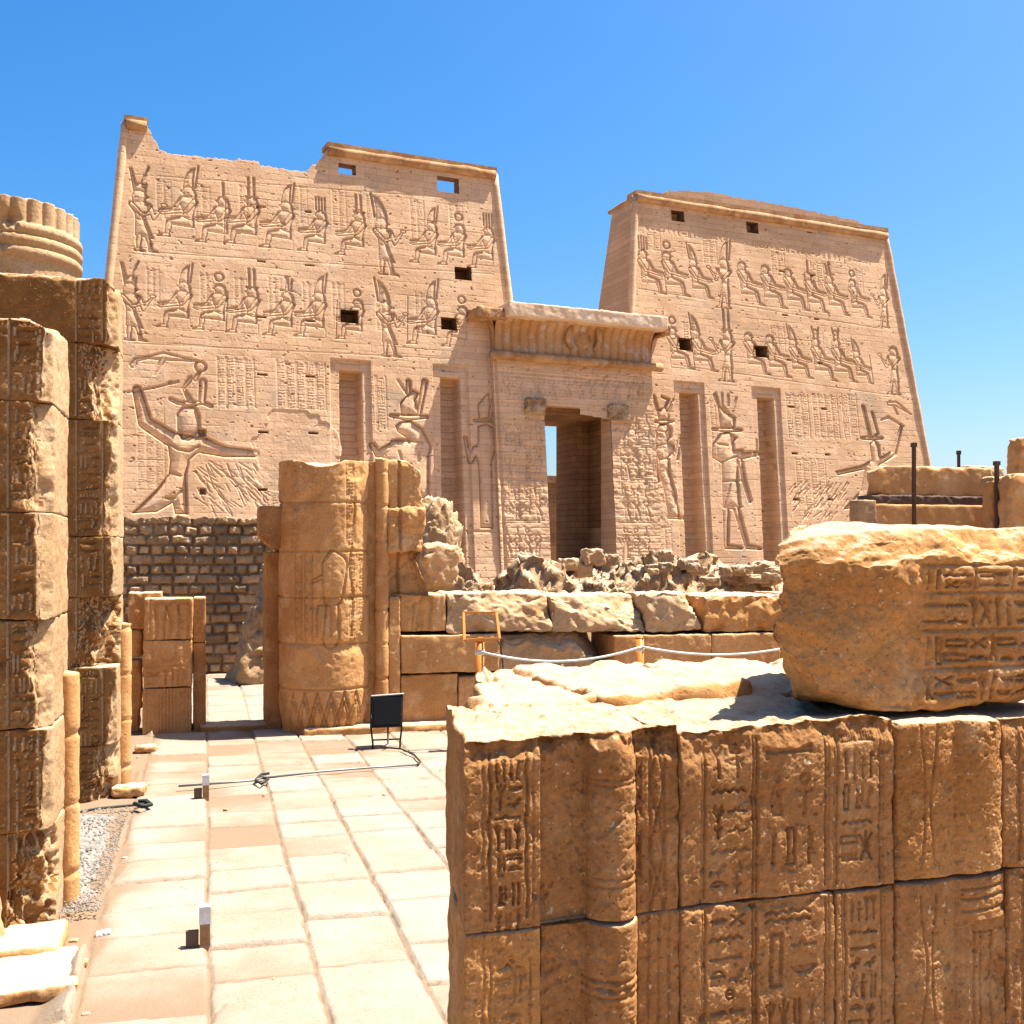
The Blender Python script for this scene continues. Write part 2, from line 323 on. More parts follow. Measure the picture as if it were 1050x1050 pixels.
# ------------------------------------------------------------------ materials (all procedural)
def stone(name, c1, c2, c3, s=1.0, bump=.5, bd=.004, bs=70., spots=None, brick=None, rough=.92, pits=0.0, lit_dust=None, grain=(.62, 1.3), stain=None, dlo=.62):
    m = bpy.data.materials.new(name); m.use_nodes = True; t = m.node_tree; N = t.nodes; L = t.links
    b = N['Principled BSDF']; b.inputs['Roughness'].default_value = rough
    b.inputs['Specular IOR Level'].default_value = .15
    tc = N.new('ShaderNodeTexCoord')
    def nz(sc_, det=6, ro=.6):
        n = N.new('ShaderNodeTexNoise'); n.inputs['Scale'].default_value = sc_; n.inputs['Detail'].default_value = det; n.inputs['Roughness'].default_value = ro
        L.new(tc.outputs['Object'], n.inputs['Vector']); return n.outputs['Fac']
    def ramp(src, lo, hi):
        r = N.new('ShaderNodeMapRange'); r.inputs['From Min'].default_value = lo; r.inputs['From Max'].default_value = hi
        L.new(src, r.inputs['Value']); return r.outputs['Result']
    def mix(a, bb, f, mode='MIX'):
        x = N.new('ShaderNodeMix'); x.data_type = 'RGBA'; x.blend_type = mode
        for so, v in ((x.inputs['Factor'], f), (x.inputs[6], a), (x.inputs[7], bb)):
            if isinstance(v, (tuple, list)): so.default_value = (*v, 1) if len(v) == 3 else v
            elif isinstance(v, float): so.default_value = v
            else: L.new(v, so)
        return x.outputs[2]
    colr = mix(c1, c2, ramp(nz(1.4 * s), .38, .62))
    colr = mix(colr, c3, ramp(nz(3.7 * s, 8, .65), .52, .74))
    g = nz(46 * s, 9, .82); gr = ramp(g, .25, .75)
    colr = mix(colr, (.55, .55, .55), .22, 'MULTIPLY') if False else colr
    dark = N.new('ShaderNodeMapRange'); dark.inputs['From Min'].default_value = .3; dark.inputs['From Max'].default_value = .7
    dark.inputs['To Min'].default_value = grain[0]; dark.inputs['To Max'].default_value = grain[1]; L.new(g, dark.inputs['Value'])
    vm = N.new('ShaderNodeVectorMath'); vm.operation = 'SCALE'; L.new(colr, vm.inputs[0]); L.new(dark.outputs[0], vm.inputs['Scale']); colr = vm.outputs[0]
    if stain: colr = mix(colr, stain[0], ramp(nz(stain[1], 7, .68), stain[2], stain[3]))
    colr = mix(colr, tuple(x * .42 for x in c2), ramp(nz(85 * s, 3, .6), .645, .7))                # dark specks, the shade of small pits put into the colour
    if spots: colr = mix(colr, spots, ramp(nz(48 * s, 2, .5), .68, .74))
    if lit_dust:                                          # wind-blown dust settled on level faces, with their sunlit bleaching put into the colour
        ge = N.new('ShaderNodeNewGeometry'); sp = N.new('ShaderNodeSeparateXYZ'); L.new(ge.outputs['Normal'], sp.inputs[0])
        ad = N.new('ShaderNodeMath'); ad.operation = 'ADD'; L.new(sp.outputs['Z'], ad.inputs[0]); q = N.new('ShaderNodeMapRange'); q.inputs['To Min'].default_value = -.35; q.inputs['To Max'].default_value = .35
        L.new(nz(14 * s, 5, .7), q.inputs['Value']); L.new(q.outputs[0], ad.inputs[1]); colr = mix(colr, lit_dust, ramp(ad.outputs[0], dlo, dlo + .28))
    if brick:
        bw, bh, mo, lo = brick
        cb = N.new('ShaderNodeSeparateXYZ'); L.new(tc.outputs['Object'], cb.inputs[0]); cc = N.new('ShaderNodeCombineXYZ')
        L.new(cb.outputs[0], cc.inputs[0]); L.new(cb.outputs[2], cc.inputs[1])
        br = N.new('ShaderNodeTexBrick'); L.new(cc.outputs[0], br.inputs['Vector'])
        br.inputs['Scale'].default_value = 1; br.inputs['Brick Width'].default_value = bw; br.inputs['Row Height'].default_value = bh
        br.inputs['Mortar Size'].default_value = mo; br.inputs['Mortar Smooth'].default_value = .6
        br.inputs['Color1'].default_value = (1.09, 1.08, 1.07, 1); br.inputs['Color2'].default_value = (.9, .885, .87, 1); br.inputs['Mortar'].default_value = (lo, lo * .97, lo * .94, 1)
        colr = mix(colr, br.outputs['Color'], 1.0, 'MULTIPLY')
    L.new(colr, b.inputs['Base Color'])
    bn = N.new('ShaderNodeBump'); bn.inputs['Strength'].default_value = bump; bn.inputs['Distance'].default_value = bd
    hsum = nz(bs, 8, .7)
    if pits:
        v = N.new('ShaderNodeTexVoronoi'); v.inputs['Scale'].default_value = bs * .45; L.new(tc.outputs['Object'], v.inputs['Vector'])
        pr = ramp(v.outputs['Distance'], .05, .3); ad = N.new('ShaderNodeMath'); ad.operation = 'MULTIPLY_ADD'; ad.inputs[1].default_value = pits
        L.new(pr, ad.inputs[0]); L.new(hsum, ad.inputs[2]); hsum = ad.outputs[0]
    L.new(hsum, bn.inputs['Height']); L.new(bn.outputs[0], b.inputs['Normal'])
    return m
def plain(name, col, rough=.6, metal=0., noise_=.15, s=30.):
    m = stone(name, col, tuple(x * (1 - noise_) for x in col), tuple(x * (1 - 2 * noise_) for x in col), s / 10, .15, .001, s * 4, rough=rough)
    m.node_tree.nodes['Principled BSDF'].inputs['Metallic'].default_value = metal
    m.node_tree.nodes['Principled BSDF'].inputs['Specular IOR Level'].default_value = .3
    return m
M = {}
M['pylon'] = stone('pylon sandstone', (.55, .357, .215), (.49, .305, .17), (.6, .41, .265), .12, .5, .05, 5.5, brick=(1.9, .52, .03, .74), pits=.5, grain=(.84, 1.14), stain=((.36, .255, .165), .22, .55, .74))
M['pylon_shade'] = stone('pylon stone in shade tone', (.27, .145, .07), (.2, .105, .05), (.32, .18, .095), .2, .5, .05, 5, brick=(1.3, .52, .05, .6))  # pylon stone darkened for passage, windows and hall, shade put into the colour
M['cornice'] = stone('weathered cornice stone', (.42, .24, .115), (.27, .135, .055), (.5, .36, .23), .5, .6, .05, 6)
M['frieze'] = stone('faded painted frieze stone', (.42, .25, .13), (.36, .19, .075), (.42, .42, .42), .3, .5, .04, 7)
_t = M['frieze'].node_tree; _b = _t.nodes['Principled BSDF']; _l = _b.inputs['Base Color'].links[0].from_socket; _tc = _t.nodes.new('ShaderNodeTexCoord'); _w = _t.nodes.new('ShaderNodeTexWave'); _w.inputs['Scale'].default_value = .42; _w.inputs['Distortion'].default_value = 1.5
_w.inputs['Detail'].default_value = 3; _t.links.new(_tc.outputs['Object'], _w.inputs['Vector']); _x = _t.nodes.new('ShaderNodeMix'); _x.data_type = 'RGBA'; _x.blend_type = 'MULTIPLY'; _x.inputs['Factor'].default_value = .45; _r = _t.nodes.new('ShaderNodeValToRGB'); _r.color_ramp.elements[0].color = (.55, .4, .2, 1); _r.color_ramp.elements[1].color = (1.0, .98, .95, 1); _r.color_ramp.elements[1].position = .6
_t.links.new(_w.outputs['Fac'], _r.inputs[0]); _t.links.new(_l, _x.inputs[6]); _t.links.new(_r.outputs[0], _x.inputs[7]); _t.links.new(_x.outputs[2], _b.inputs['Base Color'])
M['pale'] = stone('pale coping stone', (.62, .47, .33), (.55, .38, .24), (.66, .54, .42), .4, .4, .03, 6)
M['near'] = stone('warm brown sandstone', (.4, .195, .07), (.27, .12, .038), (.48, .285, .13), 1.0, 1., .009, 60, spots=(.56, .42, .26), pits=.4, lit_dust=(.42, .315, .2), dlo=.74)
M['shaded'] = stone('dark patina sandstone', (.27, .125, .038), (.18, .075, .02), (.35, .185, .07), 1.0, 1., .009, 60, spots=(.5, .36, .2), pits=.5, lit_dust=(.42, .315, .2), dlo=.74)  # darker copy of near for the pillar fronts, their shade put into the colour
M['orange'] = stone('golden sandstone', (.5, .25, .085), (.34, .15, .042), (.55, .33, .155), 1.2, 1., .009, 55, spots=(.56, .43, .27), pits=.5, lit_dust=(.42, .315, .2))
M['ruin'] = stone('buff ruin sandstone', (.52, .275, .105), (.4, .19, .065), (.58, .35, .17), .9, .7, .008, 40, pits=.4, lit_dust=(.42, .315, .2))
M['break'] = stone('pale broken and sun-side sandstone', (.42, .27, .145), (.34, .2, .09), (.47, .33, .2), .9, .8, .012, 35, pits=.4, lit_dust=(.42, .315, .2))
M['mud'] = stone('brown mud rubble', (.38, .24, .125), (.26, .15, .07), (.46, .32, .19), 1.2, 1., .02, 22, pits=.6, lit_dust=(.42, .32, .21))
M['mudwall'] = stone('mud brick courses', (.42, .26, .135), (.33, .19, .09), (.5, .35, .21), 2., 1., .02, 30, pits=.5, lit_dust=(.4, .3, .2))
_t = M['mudwall'].node_tree; _b = _t.nodes['Principled BSDF']; _l = _b.inputs['Base Color'].links[0].from_socket; _a = _t.nodes.new('ShaderNodeAttribute'); _a.attribute_name = 'tint'
_v = _t.nodes.new('ShaderNodeVectorMath'); _v.operation = 'SCALE'; _t.links.new(_l, _v.inputs[0]); _t.links.new(_a.outputs['Fac'], _v.inputs['Scale']); _t.links.new(_v.outputs[0], _b.inputs['Base Color'])
M['rubble'] = stone('crumbling mud rubble', (.4, .275, .165), (.2, .115, .055), (.46, .34, .22), .8, 1., .05, 9, pits=.8, lit_dust=(.42, .315, .2))
M['ground'] = stone('dusty sand', (.3, .21, .135), (.25, .17, .105), (.33, .245, .165), .5, .6, .01, 30)
M['slab'] = stone('worn limestone paving', (.285, .232, .178), (.25, .19, .135), (.31, .26, .205), .8, .8, .01, 45, grain=(.82, 1.14), stain=((.25, .185, .125), 1.4, .6, .78))
M['gravel'] = stone('light grey gravel', (.25, .22, .185), (.17, .145, .12), (.29, .265, .235), 8, .8, .01, 60)
M['black'] = plain('black lamp housing', (.01, .01, .01), .55)
M['glass'] = plain('dark lamp glass', (.005, .005, .005), .5)
for k_ in ('black', 'glass'): M[k_].node_tree.nodes['Principled BSDF'].inputs['Specular IOR Level'].default_value = .12
M['steel'] = plain('grey conduit', (.2, .195, .185), .45, .4)
M['white'] = plain('white painted cap', (.75, .73, .7), .5)
M['orangewood'] = plain('orange varnished wood', (.62, .22, .035), .4)
M['rope'] = plain('pale rope', (.62, .58, .52), .9)
M['wood'] = plain('dark weathered timber', (.09, .045, .025), .8)
M['cable'] = plain('black cable', (.02, .02, .02), .6)
M['plate'] = plain('brown metal plate', (.12, .075, .05), .6)
#@@PYLON
# ================================================================== the great pylon (its own frame: x along the face, y away from the camera)
pc, ps = math.cos(-(YAW - PR)), math.sin(-(YAW - PR))
PROT = PR - YAW
OX, OY = 43.0, D + BAT * EYE
pyl = thing('temple_pylon', (OX * math.cos(PROT) - OY * math.sin(PROT), OX * math.sin(PROT) + OY * math.cos(PROT), 0),
            'huge carved sandstone temple pylon with two sloping towers and a central gateway', 'temple pylon', rz=PROT)
def plocal(V): return np.asarray(V, float) - (OX, OY, 0)
def facey(z): return D + BAT * (z - EYE)
def lin(p, q):                                         # x of a sloping edge as a function of height, from two pixels
    a, b = FACE(*p), FACE(*q); k = (b[0] - a[0]) / (b[1] - a[1]); return lambda z: a[0] + k * (z - a[1])
def pxs(pts): return [FACE(*p) for p in pts]
def cap_px(*pts):                                      # limb outline: (px,py,radius px) chain -> capsules on the face
    o = []
    for a, b in zip(pts[:-1], pts[1:]):
        A, B2 = FACE(a[0], a[1]), FACE(b[0], b[1]); o.append(('c', A[0], A[1], a[2] * .082, B2[0], B2[1], b[2] * .082))
    return o
def poly_px(*pts): return ('p', pxs(pts))
def tower(edgeL, edgeR, tops, windows, slits, carve, label, res=.037):
    ob = None; XL, XR = lin(*edgeL), lin(*edgeR)
    nu = int((XR(10) - XL(10)) / res); nv = int(33.5 / res); tx = [FACE(*p) for p in tops]
    s = np.linspace(0, 1, nu + 1); zt = np.interp(XL(33) + s * (XR(33) - XL(33)), [a for a, b in tx], [b for a, b in tx])
    zt = zt + .12 * n2(s * 60, s * 0, 1.0, 3) * (np.abs(zt - 33.3) > .5)
    vv = np.linspace(0, 1, nv + 1); Z = vv[None, :] * zt[:, None]; X = XL(Z) + s[:, None] * (XR(Z) - XL(Z))
    x, z = X.ravel(), Z.ravel(); f = Fld(x, z)
    f.h += .025 * n2(x, z, .3, 11) + .005 * n2(x, z * 1.6, 1.3, 12, 3)
    rw = np.floor(z / .52); jz = np.abs(z / .52 - np.round(z / .52)) * .52
    f.h -= .02 * np.exp(-(jz / .04) ** 2) * np.clip(-.1 + 2 * n2(x, rw * 3.7, .35, 5, 2), 0, 1.2)        # course joints, worn in places
    f.h -= .16 * np.clip(n2(x, z * 1.6, 2.6, 31, 2) - .66, 0, .2) / .2                                   # pock marks
    carve(f, XL, XR)
    for (a, b, cc, d) in slits:
        p, q = FACE(a, cc if False else b), FACE(cc, d); f.pit(p[0], q[0], q[1], p[1], .7, .04)
    Y = facey(z) - f.h
    Q = gridq(nu + 1, nv + 1); qc = np.stack([x[Q].mean(1), z[Q].mean(1)], 1); keep = np.ones(len(Q), bool); W = []
    for (a, b, cc, d, thru) in windows:
        p, q = FACE(a, b), FACE(cc, d); W.append((p[0], q[0], q[1], p[1], thru))
        keep &= ~((qc[:, 0] > p[0]) & (qc[:, 0] < q[0]) & (qc[:, 1] > q[1]) & (qc[:, 1] < p[1]))
    V = [np.stack([x, Y, z], 1)]; QQ = [Q[keep]]; n = len(x)
    g = np.arange(n).reshape(nu + 1, nv + 1); DEP = 11.0
    def strip(idx, off, flip):                          # extrude a boundary row to other points
        nonlocal n
        P = V[0][idx].copy(); P = off(P); V.append(P); j = np.arange(len(idx) - 1)
        q = np.stack([idx[j], idx[j + 1], n + j + 1, n + j], 1); QQ.append(q[:, ::-1] if flip else q); k = n + np.arange(len(idx)); n += len(idx); return k
    def back(P): P = P.copy(); P[:, 1] = D + DEP - BAT * (P[:, 2] - EYE) * .8; return P
    strip(g[0, :], back, True); strip(g[-1, :], back, False)
    def tb(P): P = P.copy(); P[:, 1] = facey(33.2) + 1.1; return P
    t = strip(g[:, -1], tb, False)
    P = np.concatenate(V)[t].copy(); P[:, 2] = 26.0; V.append(P); j = np.arange(len(t) - 1)
    qd = np.stack([t[j], t[j + 1], n + j + 1, n + j], 1); xm = P[:-1, 0] + .02; kp = np.ones(len(qd), bool)
    for (wa, wb, _, _, th_) in W:
        if th_: kp &= ~((xm > wa - .3) & (xm < wb + .3))
    QQ.append(qd[kp]); n += len(t)
    o = meshobj('tower', plocal(np.concatenate(V)), np.concatenate(QQ), M['pylon'], pyl); o['label'] = label
    zr = 26.0; m = MB(); ya, yb = facey(33.2) + 1.1, D + DEP - BAT * (zr - EYE) * .8
    m.box(XL(zr) + .05, XR(zr) - .05, ya - .2, yb, zr - .5, zr); m.build('roof', M['pylon'], o, loc=None).data.transform(Mtx)
    for (x0, x1, z0, z1, thru) in W:
        e = .06; m = MB(); y0 = facey(z1) + .02; y0b = facey(z0) + .02; y1 = (facey(33.2) + 1.09) if thru else facey(z1) + 1.8
        A = [(x0 - e, y0b, z0 - e), (x1 + e, y0b, z0 - e), (x1 + e, y0, z1 + e), (x0 - e, y0, z1 + e)]; Bk = [(a, y1, cz) for a, b, cz in A]
        Qw = [(0, 1, 5, 4), (1, 2, 6, 5), (2, 3, 7, 6), (3, 0, 4, 7)] + ([] if thru else [(4, 5, 6, 7)])
        m.add(plocal(A + Bk), Qw); m.build('window', M['pylon_shade'], o)
    return o, XL, XR
from mathutils import Matrix
Mtx = Matrix.Translation((-OX, -OY, 0))
def panel(f, x0, y0, x1, y1, seed, A=.05, rows=True, step=9):
    """a px rectangle of faint inscription columns"""
    a, b = FACE(x0, y0), FACE(x1, y1); n = max(1, int((x1 - x0) / step))
    for k in range(n): glyph_column(f, a[0] + (b[0] - a[0]) * (k + .08) / n, a[0] + (b[0] - a[0]) * (k + .92) / n, b[1], a[1], seed + k, A, .05)
def niche(f, x0, x1, top, bx0, bx1, by, fx0, ftop):
    """tall flagpole niche: outer framed recess and deep slot, px"""
    a, b = FACE(x0, top), FACE(x1, top); c0, d = FACE(bx0, by), FACE(bx1, by)
    zt, zb = a[1], -1.0
    l = lambda z: a[0] + (c0[0] - a[0]) * (zt - z) / (zt - c0[1]); r = lambda z: b[0] + (d[0] - b[0]) * (zt - z) / (zt - d[1])
    i = np.nonzero((f.z < zt + .1) & (f.x > l(f.z) - .15) & (f.x < r(f.z) + .15))[0]
    dd = np.maximum(np.maximum(l(f.z[i]) - f.x[i], f.x[i] - r(f.z[i])), f.z[i] - zt)
    f.h[i] -= (1.5 + .03 * (zt - f.z[i])) * np.clip((.05 - dd) / .1, 0, 1)
    fo = FACE(fx0, ftop); wd = a[0] - fo[0]
    i = np.nonzero((f.z < fo[1]) & (f.x > l(f.z) - wd) & (f.x < r(f.z) + wd * .9))[0]
    ed = np.minimum(np.minimum(f.x[i] - (l(f.z[i]) - wd), (r(f.z[i]) + wd * .9) - f.x[i]), fo[1] - f.z[i])
    f.h[i] -= .2 * np.clip(ed / .06, 0, 1)
    jz = np.abs(f.z[i] / .52 - np.round(f.z[i] / .52)) * .52; dd2 = np.maximum(l(f.z[i]) - f.x[i], f.x[i] - r(f.z[i]))
    f.h[i] -= np.where(dd2 < 0, .06 * np.exp(-(jz / .06) ** 2), 0)
def place(f, kind, fl, cr, off, k, hipx, footy, heady):
    px = off[0] + hipx * k; a = FACE(px, off[1] + footy * k); b = FACE(px, off[1] + heady * k)
    (seated if kind == 's' else standing)(f, a[0], a[1], b[1] - a[1], fl, cr)
K = 250 / 1050.
def god_px(f, prims, wd=.4, A=.3): f.sunk(prims, A * .8, wd * 1.25, .03); f.rim(prims, .17, .05)
def carve_left(f, XL, XR):
    c1, c2 = (80, 100), (300, 100)
    for cr, h, ft, hd in (('double', 478, 608, 385), ('plume', 625, 632, 430), ('plumes', 750, 637, 430), ('double', 900, 655, 450)): place(f, 's', 1, cr, c1, K, h, ft, hd)
    for cr, h, ft, hd in (('quad', 125, 668, 490), ('plumes', 290, 685, 497), ('double', 603, 718, 540), ('disc', 725, 728, 545), ('quad', 850, 740, 560)): place(f, 's', 1, cr, c2, K, h, ft, hd)
    place(f, 't', 1, 'red', c1, K, 270, 660, 400); place(f, 't', 1, 'double', c2, K, 395, 762, 520)
    for cr, h, ft, hd in (('double', 458, 995, 795), ('disc', 612, 1005, 805), ('plumes', 752, 1018, 820), ('atef', 905, 1030, 840)): place(f, 's', 1, cr, c1, K, h, ft, hd)
    for cr, h, ft, hd in (('double', 118, 1035, 840), ('disc', 285, 1045, 870), ('double', 603, 1067, 865), ('disc', 738, 1077, 900)): place(f, 's', 1, cr, c2, K, h, ft, hd)
    place(f, 't', 1, 'red', c1, K, 228, 1045, 800); place(f, 't', 1, 'double', c2, K, 408, 1115, 880)
    # ground lines of the registers
    for ys in (((140, 258), (505, 281)), ((135, 352), (480, 369)), ((128, 190 - 12), (500, 206))): f.line(pxs(ys), .05, .018)
    # king smiting his enemies
    o = lambda pts: [(80 + p[0] * K, 320 + p[1] * K) + ((p[2] * K,) if len(p) > 2 else ()) for p in pts]
    body = [poly_px(*o([(385, 545), (430, 520), (530, 540), (560, 590), (510, 610), (478, 640), (465, 700), (468, 760), (472, 870), (420, 870), (410, 820), (340, 860), (235, 865), (340, 765), (392, 700), (398, 640)]))]
    body += cap_px(*o([(400, 545, 28), (290, 475, 24), (255, 335, 15)])) + cap_px(*o([(530, 570, 30), (630, 600, 20), (765, 610, 12)]))
    god_px(f, body)
    f.sunk([poly_px(*o([(428, 520), (426, 440), (450, 405), (505, 405), (524, 440), (528, 500), (505, 530), (455, 545)]))], .3, .25, .05)
    f.sunk(cap_px(*o([(400, 375, 8), (430, 390, 8), (485, 395, 10), (540, 390, 8), (572, 405, 8)])) + cap_px(*o([(485, 385, 10), (455, 330, 6), (485, 285, 10)])) + cap_px(*o([(532, 385, 12), (538, 300, 14)])) + cap_px(*o([(505, 290, 8), (525, 255, 6)])), .25, .12, .05)
    p = FACE(*o([(527, 235)])[0]); f.sunk([('r', p[0], p[1], .36, .08)], .25, .1, .05)
    for pts in ([(390, 560), (430, 590), (480, 600), (520, 575)], [(400, 690), (440, 705)], [(380, 800), (420, 800), (450, 765)], [(440, 500), (450, 545), (480, 552), (520, 520)]): f.line(pxs(o(pts)), .09, .14)
    f.sunk(cap_px(*o([(215, 345, 4), (330, 325, 3), (430, 300, 4)])) + cap_px(*o([(235, 230, 10), (250, 205, 8), (300, 195, 6), (370, 190, 16), (510, 210, 4)])) + cap_px(*o([(370, 195, 12), (330, 270, 4)])), .2, .1, .05)
    rs = random.Random(4)
    for k in range(70):                                # the mass of prisoners: crossing fine lines
        x0, y0 = 500 + rs.random() * 290, 640 + rs.random() * 190; f.line(pxs(o([(x0, y0), (x0 + rs.uniform(15, 60), y0 + rs.uniform(30, 70))])), .045, .04)
    panel(f, 222, 366, 262, 418, 50, .05); panel(f, 283, 370, 335, 420, 80, .05); panel(f, 374, 385, 398, 440, 20, .05); panel(f, 140, 420, 170, 500, 31, .03)
    panel(f, 268, 450, 332, 520, 91, .04)
    for k, (x, y) in enumerate(((160, 185), (200, 190), (245, 190), (300, 190), (340, 195), (375, 200), (420, 205), (460, 210))): panel(f, x, y, x + 16, y + 40, 200 + k * 5, .035, step=8)
    for k, (x, y) in enumerate(((150, 275), (205, 280), (240, 285), (275, 285), (310, 290), (340, 290), (385, 300), (425, 300))): panel(f, x, y, x + 14, y + 40, 300 + k * 5, .035, step=7)
    niche(f, 349, 371, 380, 350, 373, 470, 338, 367); niche(f, 453, 472, 387, 455, 478, 565, 443, 373)
    # falcon god behind the pier and goddess beside the gate
    o = lambda pts: [(300 + p[0] * K, 320 + p[1] * K) + ((p[2] * K,) if len(p) > 2 else ()) for p in pts]
    god_px(f, [poly_px(*o([(445, 490), (470, 470), (510, 468), (560, 500), (600, 575), (590, 620), (590, 800), (420, 800), (400, 640), (385, 620), (430, 550), (500, 545), (455, 515)]))] + cap_px(*o([(420, 590, 20), (370, 610, 14), (345, 570, 10)])))
    god_px(f, [poly_px(*o([(465, 395), (470, 385), (520, 335), (545, 350), (530, 380), (545, 440), (470, 440)]))] + cap_px(*o([(545, 440, 8), (570, 300, 12)])) + cap_px(*o([(425, 445, 6), (500, 455, 12), (580, 450, 6)])) + cap_px(*o([(500, 300, 10), (500, 345, 10)])), .2, .28)
    for pts in ([(455, 295), (490, 350)], [(450, 550), (560, 560)], [(545, 600), (545, 640)], [(460, 600), (470, 640)], [(505, 540), (505, 565)]): f.line(pxs(o(pts)), .1, .14)
    god_px(f, [poly_px(*o([(800, 490), (840, 480), (875, 500), (880, 590), (862, 640), (865, 930), (812, 930), (805, 700), (800, 640), (785, 600), (800, 560)]))] + cap_px(*o([(790, 590, 14), (770, 640, 10), (750, 540, 8)])) + [poly_px(*o([(800, 400), (830, 360), (850, 345), (855, 400), (850, 455), (805, 460)]))] + cap_px(*o([(855, 455, 8), (875, 340, 8)])) + cap_px(*o([(785, 465, 5), (870, 470, 5)])), .2, .25)
    f.line(pxs(o([(760, 945), (870, 945)])), .1, .1)
    # plaster patch over the king's outstretched hand
    a, b = FACE(262, 432), FACE(345, 478)
    i = np.nonzero((f.x > a[0] - 1) & (f.x < b[0] + 1) & (f.z < a[1] + 1) & (f.z > b[1] - 3))[0]
    xx, zz = f.x[i], f.z[i]; e = np.hypot((xx - (a[0] + b[0]) / 2) / (b[0] - a[0]) * 2, (zz - (a[1] + b[1]) / 2 + .6) / 3.6) + .35 * n2(xx, zz, .5, 8)
    f.h[i] = np.where(e < 1, f.h[i] * .15 - .06 + .02 * n2(xx, zz, 1.2, 4), f.h[i])
def carve_right(f, XL, XR):
    c1, c2 = (600, 170), (750, 200)
    for cr, h, ft, hd in (('quad', 262, 543, 365), ('disc', 365, 553, 372), ('double', 478, 565, 405), ('disc', 388, 870, 695), ('double', 490, 880, 710)): place(f, 's', -1, cr, c1, K, h, ft, hd)
    for cr, h, ft, hd in (('none', 60, 467, 290), ('none', 160, 480, 305), ('none', 258, 490, 320), ('plume', 345, 500, 335), ('atef', 437, 512, 350), ('disc', 535, 522, 365),
                          ('none', 88, 768, 595), ('none', 180, 780, 605), ('double', 280, 785, 625), ('horn', 378, 795, 620), ('horn', 465, 800, 625), ('double', 552, 808, 675)): place(f, 's', -1, cr, c2, K, h, ft, hd)
    place(f, 't', -1, 'double', c1, K, 612, 615, 405); place(f, 't', -1, 'plumes', c1, K, 625, 930, 710)
    place(f, 't', -1, 'double', c2, K, 668, 572, 405); place(f, 't', -1, 'none', c2, K, 714, 860, 655)
    for ys in (((655, 296), (908, 338)), ((690, 374), (925, 407)), ((652, 222), (905, 262))): f.line(pxs(ys), .05, .018)
    niche(f, 698, 716, 402, 705, 725, 572, 690, 390); niche(f, 778, 794, 407, 785, 803, 572, 770, 396)
    q = 320 / 1050.; o = lambda pts: [(640 + p[0] * q, 350 + p[1] * q) + ((p[2] * q,) if len(p) > 2 else ()) for p in pts]
    # falcon god with staff
    god_px(f, [poly_px(*o([(298, 390), (300, 345), (325, 310), (355, 305), (382, 322), (370, 340), (372, 365), (400, 362), (405, 378), (385, 400), (385, 470), (395, 560), (370, 565), (335, 565), (332, 470), (330, 410)]))]
           + cap_px(*o([(350, 375, 16), (400, 385, 12), (455, 377, 8)])) + cap_px(*o([(392, 400, 10), (405, 470, 9), (425, 535, 8)])) + cap_px(*o([(345, 565, 13), (345, 690, 9), (395, 695, 5)])) + cap_px(*o([(378, 560, 13), (415, 690, 9), (465, 697, 5)])))
    god_px(f, [poly_px(*o([(318, 225), (300, 180), (310, 170), (322, 215), (340, 235), (375, 255), (372, 290), (325, 290)]))] + cap_px(*o([(300, 295, 5), (345, 298, 8), (395, 298, 5)])), .2, .28)
    f.sunk(cap_px(*o([(330, 175, 4), (330, 215, 4), (350, 235, 4)])) + cap_px(*o([(350, 180, 5), (350, 215, 5)])) + cap_px(*o([(378, 190, 4), (365, 235, 4)])), .2, .1, .05)
    for pts in ([(305, 390), (330, 405), (385, 385)], [(335, 470), (395, 470)], [(340, 560), (360, 480)], [(320, 345), (350, 350)], [(450, 330), (452, 395)]): f.line(pxs(o(pts)), .09, .14)
    # goddess with raised hand
    god_px(f, [poly_px(*o([(112, 300), (122, 278), (145, 276), (160, 290), (160, 320), (150, 336), (172, 350), (168, 372), (152, 392), (156, 440), (172, 500), (192, 590), (150, 592), (140, 520), (122, 450), (118, 390), (104, 372), (108, 340)]))] + cap_px(*o([(160, 358, 9), (182, 392, 8), (194, 320, 6)])) + cap_px(*o([(112, 362, 7), (106, 420, 6), (118, 470, 5)])) + cap_px(*o([(150, 592, 5), (208, 594, 5)])))
    god_px(f, [poly_px(*o([(118, 262), (112, 232), (140, 222), (152, 236), (152, 262)]))] + cap_px(*o([(98, 268, 4), (132, 272, 7), (168, 268, 4)])) + cap_px(*o([(114, 232, 5), (100, 186, 6)])) + cap_px(*o([(140, 222, 4), (150, 196, 4), (128, 186, 4)])) + cap_px(*o([(152, 236, 4), (168, 196, 3)])), .2, .25)
    for pts in ([(120, 300), (140, 305), (150, 330)], [(120, 395), (152, 395)], [(115, 350), (150, 345)]): f.line(pxs(o(pts)), .08, .12)
    # smiting king, mirrored
    god_px(f, [poly_px(*o([(828, 345), (845, 330), (860, 350), (862, 385), (880, 395), (860, 420), (840, 470), (835, 520), (790, 560), (740, 565), (800, 500), (812, 430), (720, 450), (712, 438), (800, 418), (835, 400)]))] + cap_px(*o([(870, 400, 12), (910, 375, 10), (935, 285, 6)])) + cap_px(*o([(800, 325, 5), (830, 325, 8), (870, 325, 5)])) + cap_px(*o([(828, 320, 8), (805, 220, 8)])) + cap_px(*o([(845, 320, 5), (855, 310, 4), (835, 240, 6)])), .25, .3)
    f.sunk(cap_px(*o([(865, 265, 3), (890, 255, 6), (940, 285, 4)])) + cap_px(*o([(890, 210, 8), (915, 210, 10), (965, 245, 3)])) + cap_px(*o([(905, 215, 5), (920, 245, 4)])), .2, .1, .05)
    rs = random.Random(9)
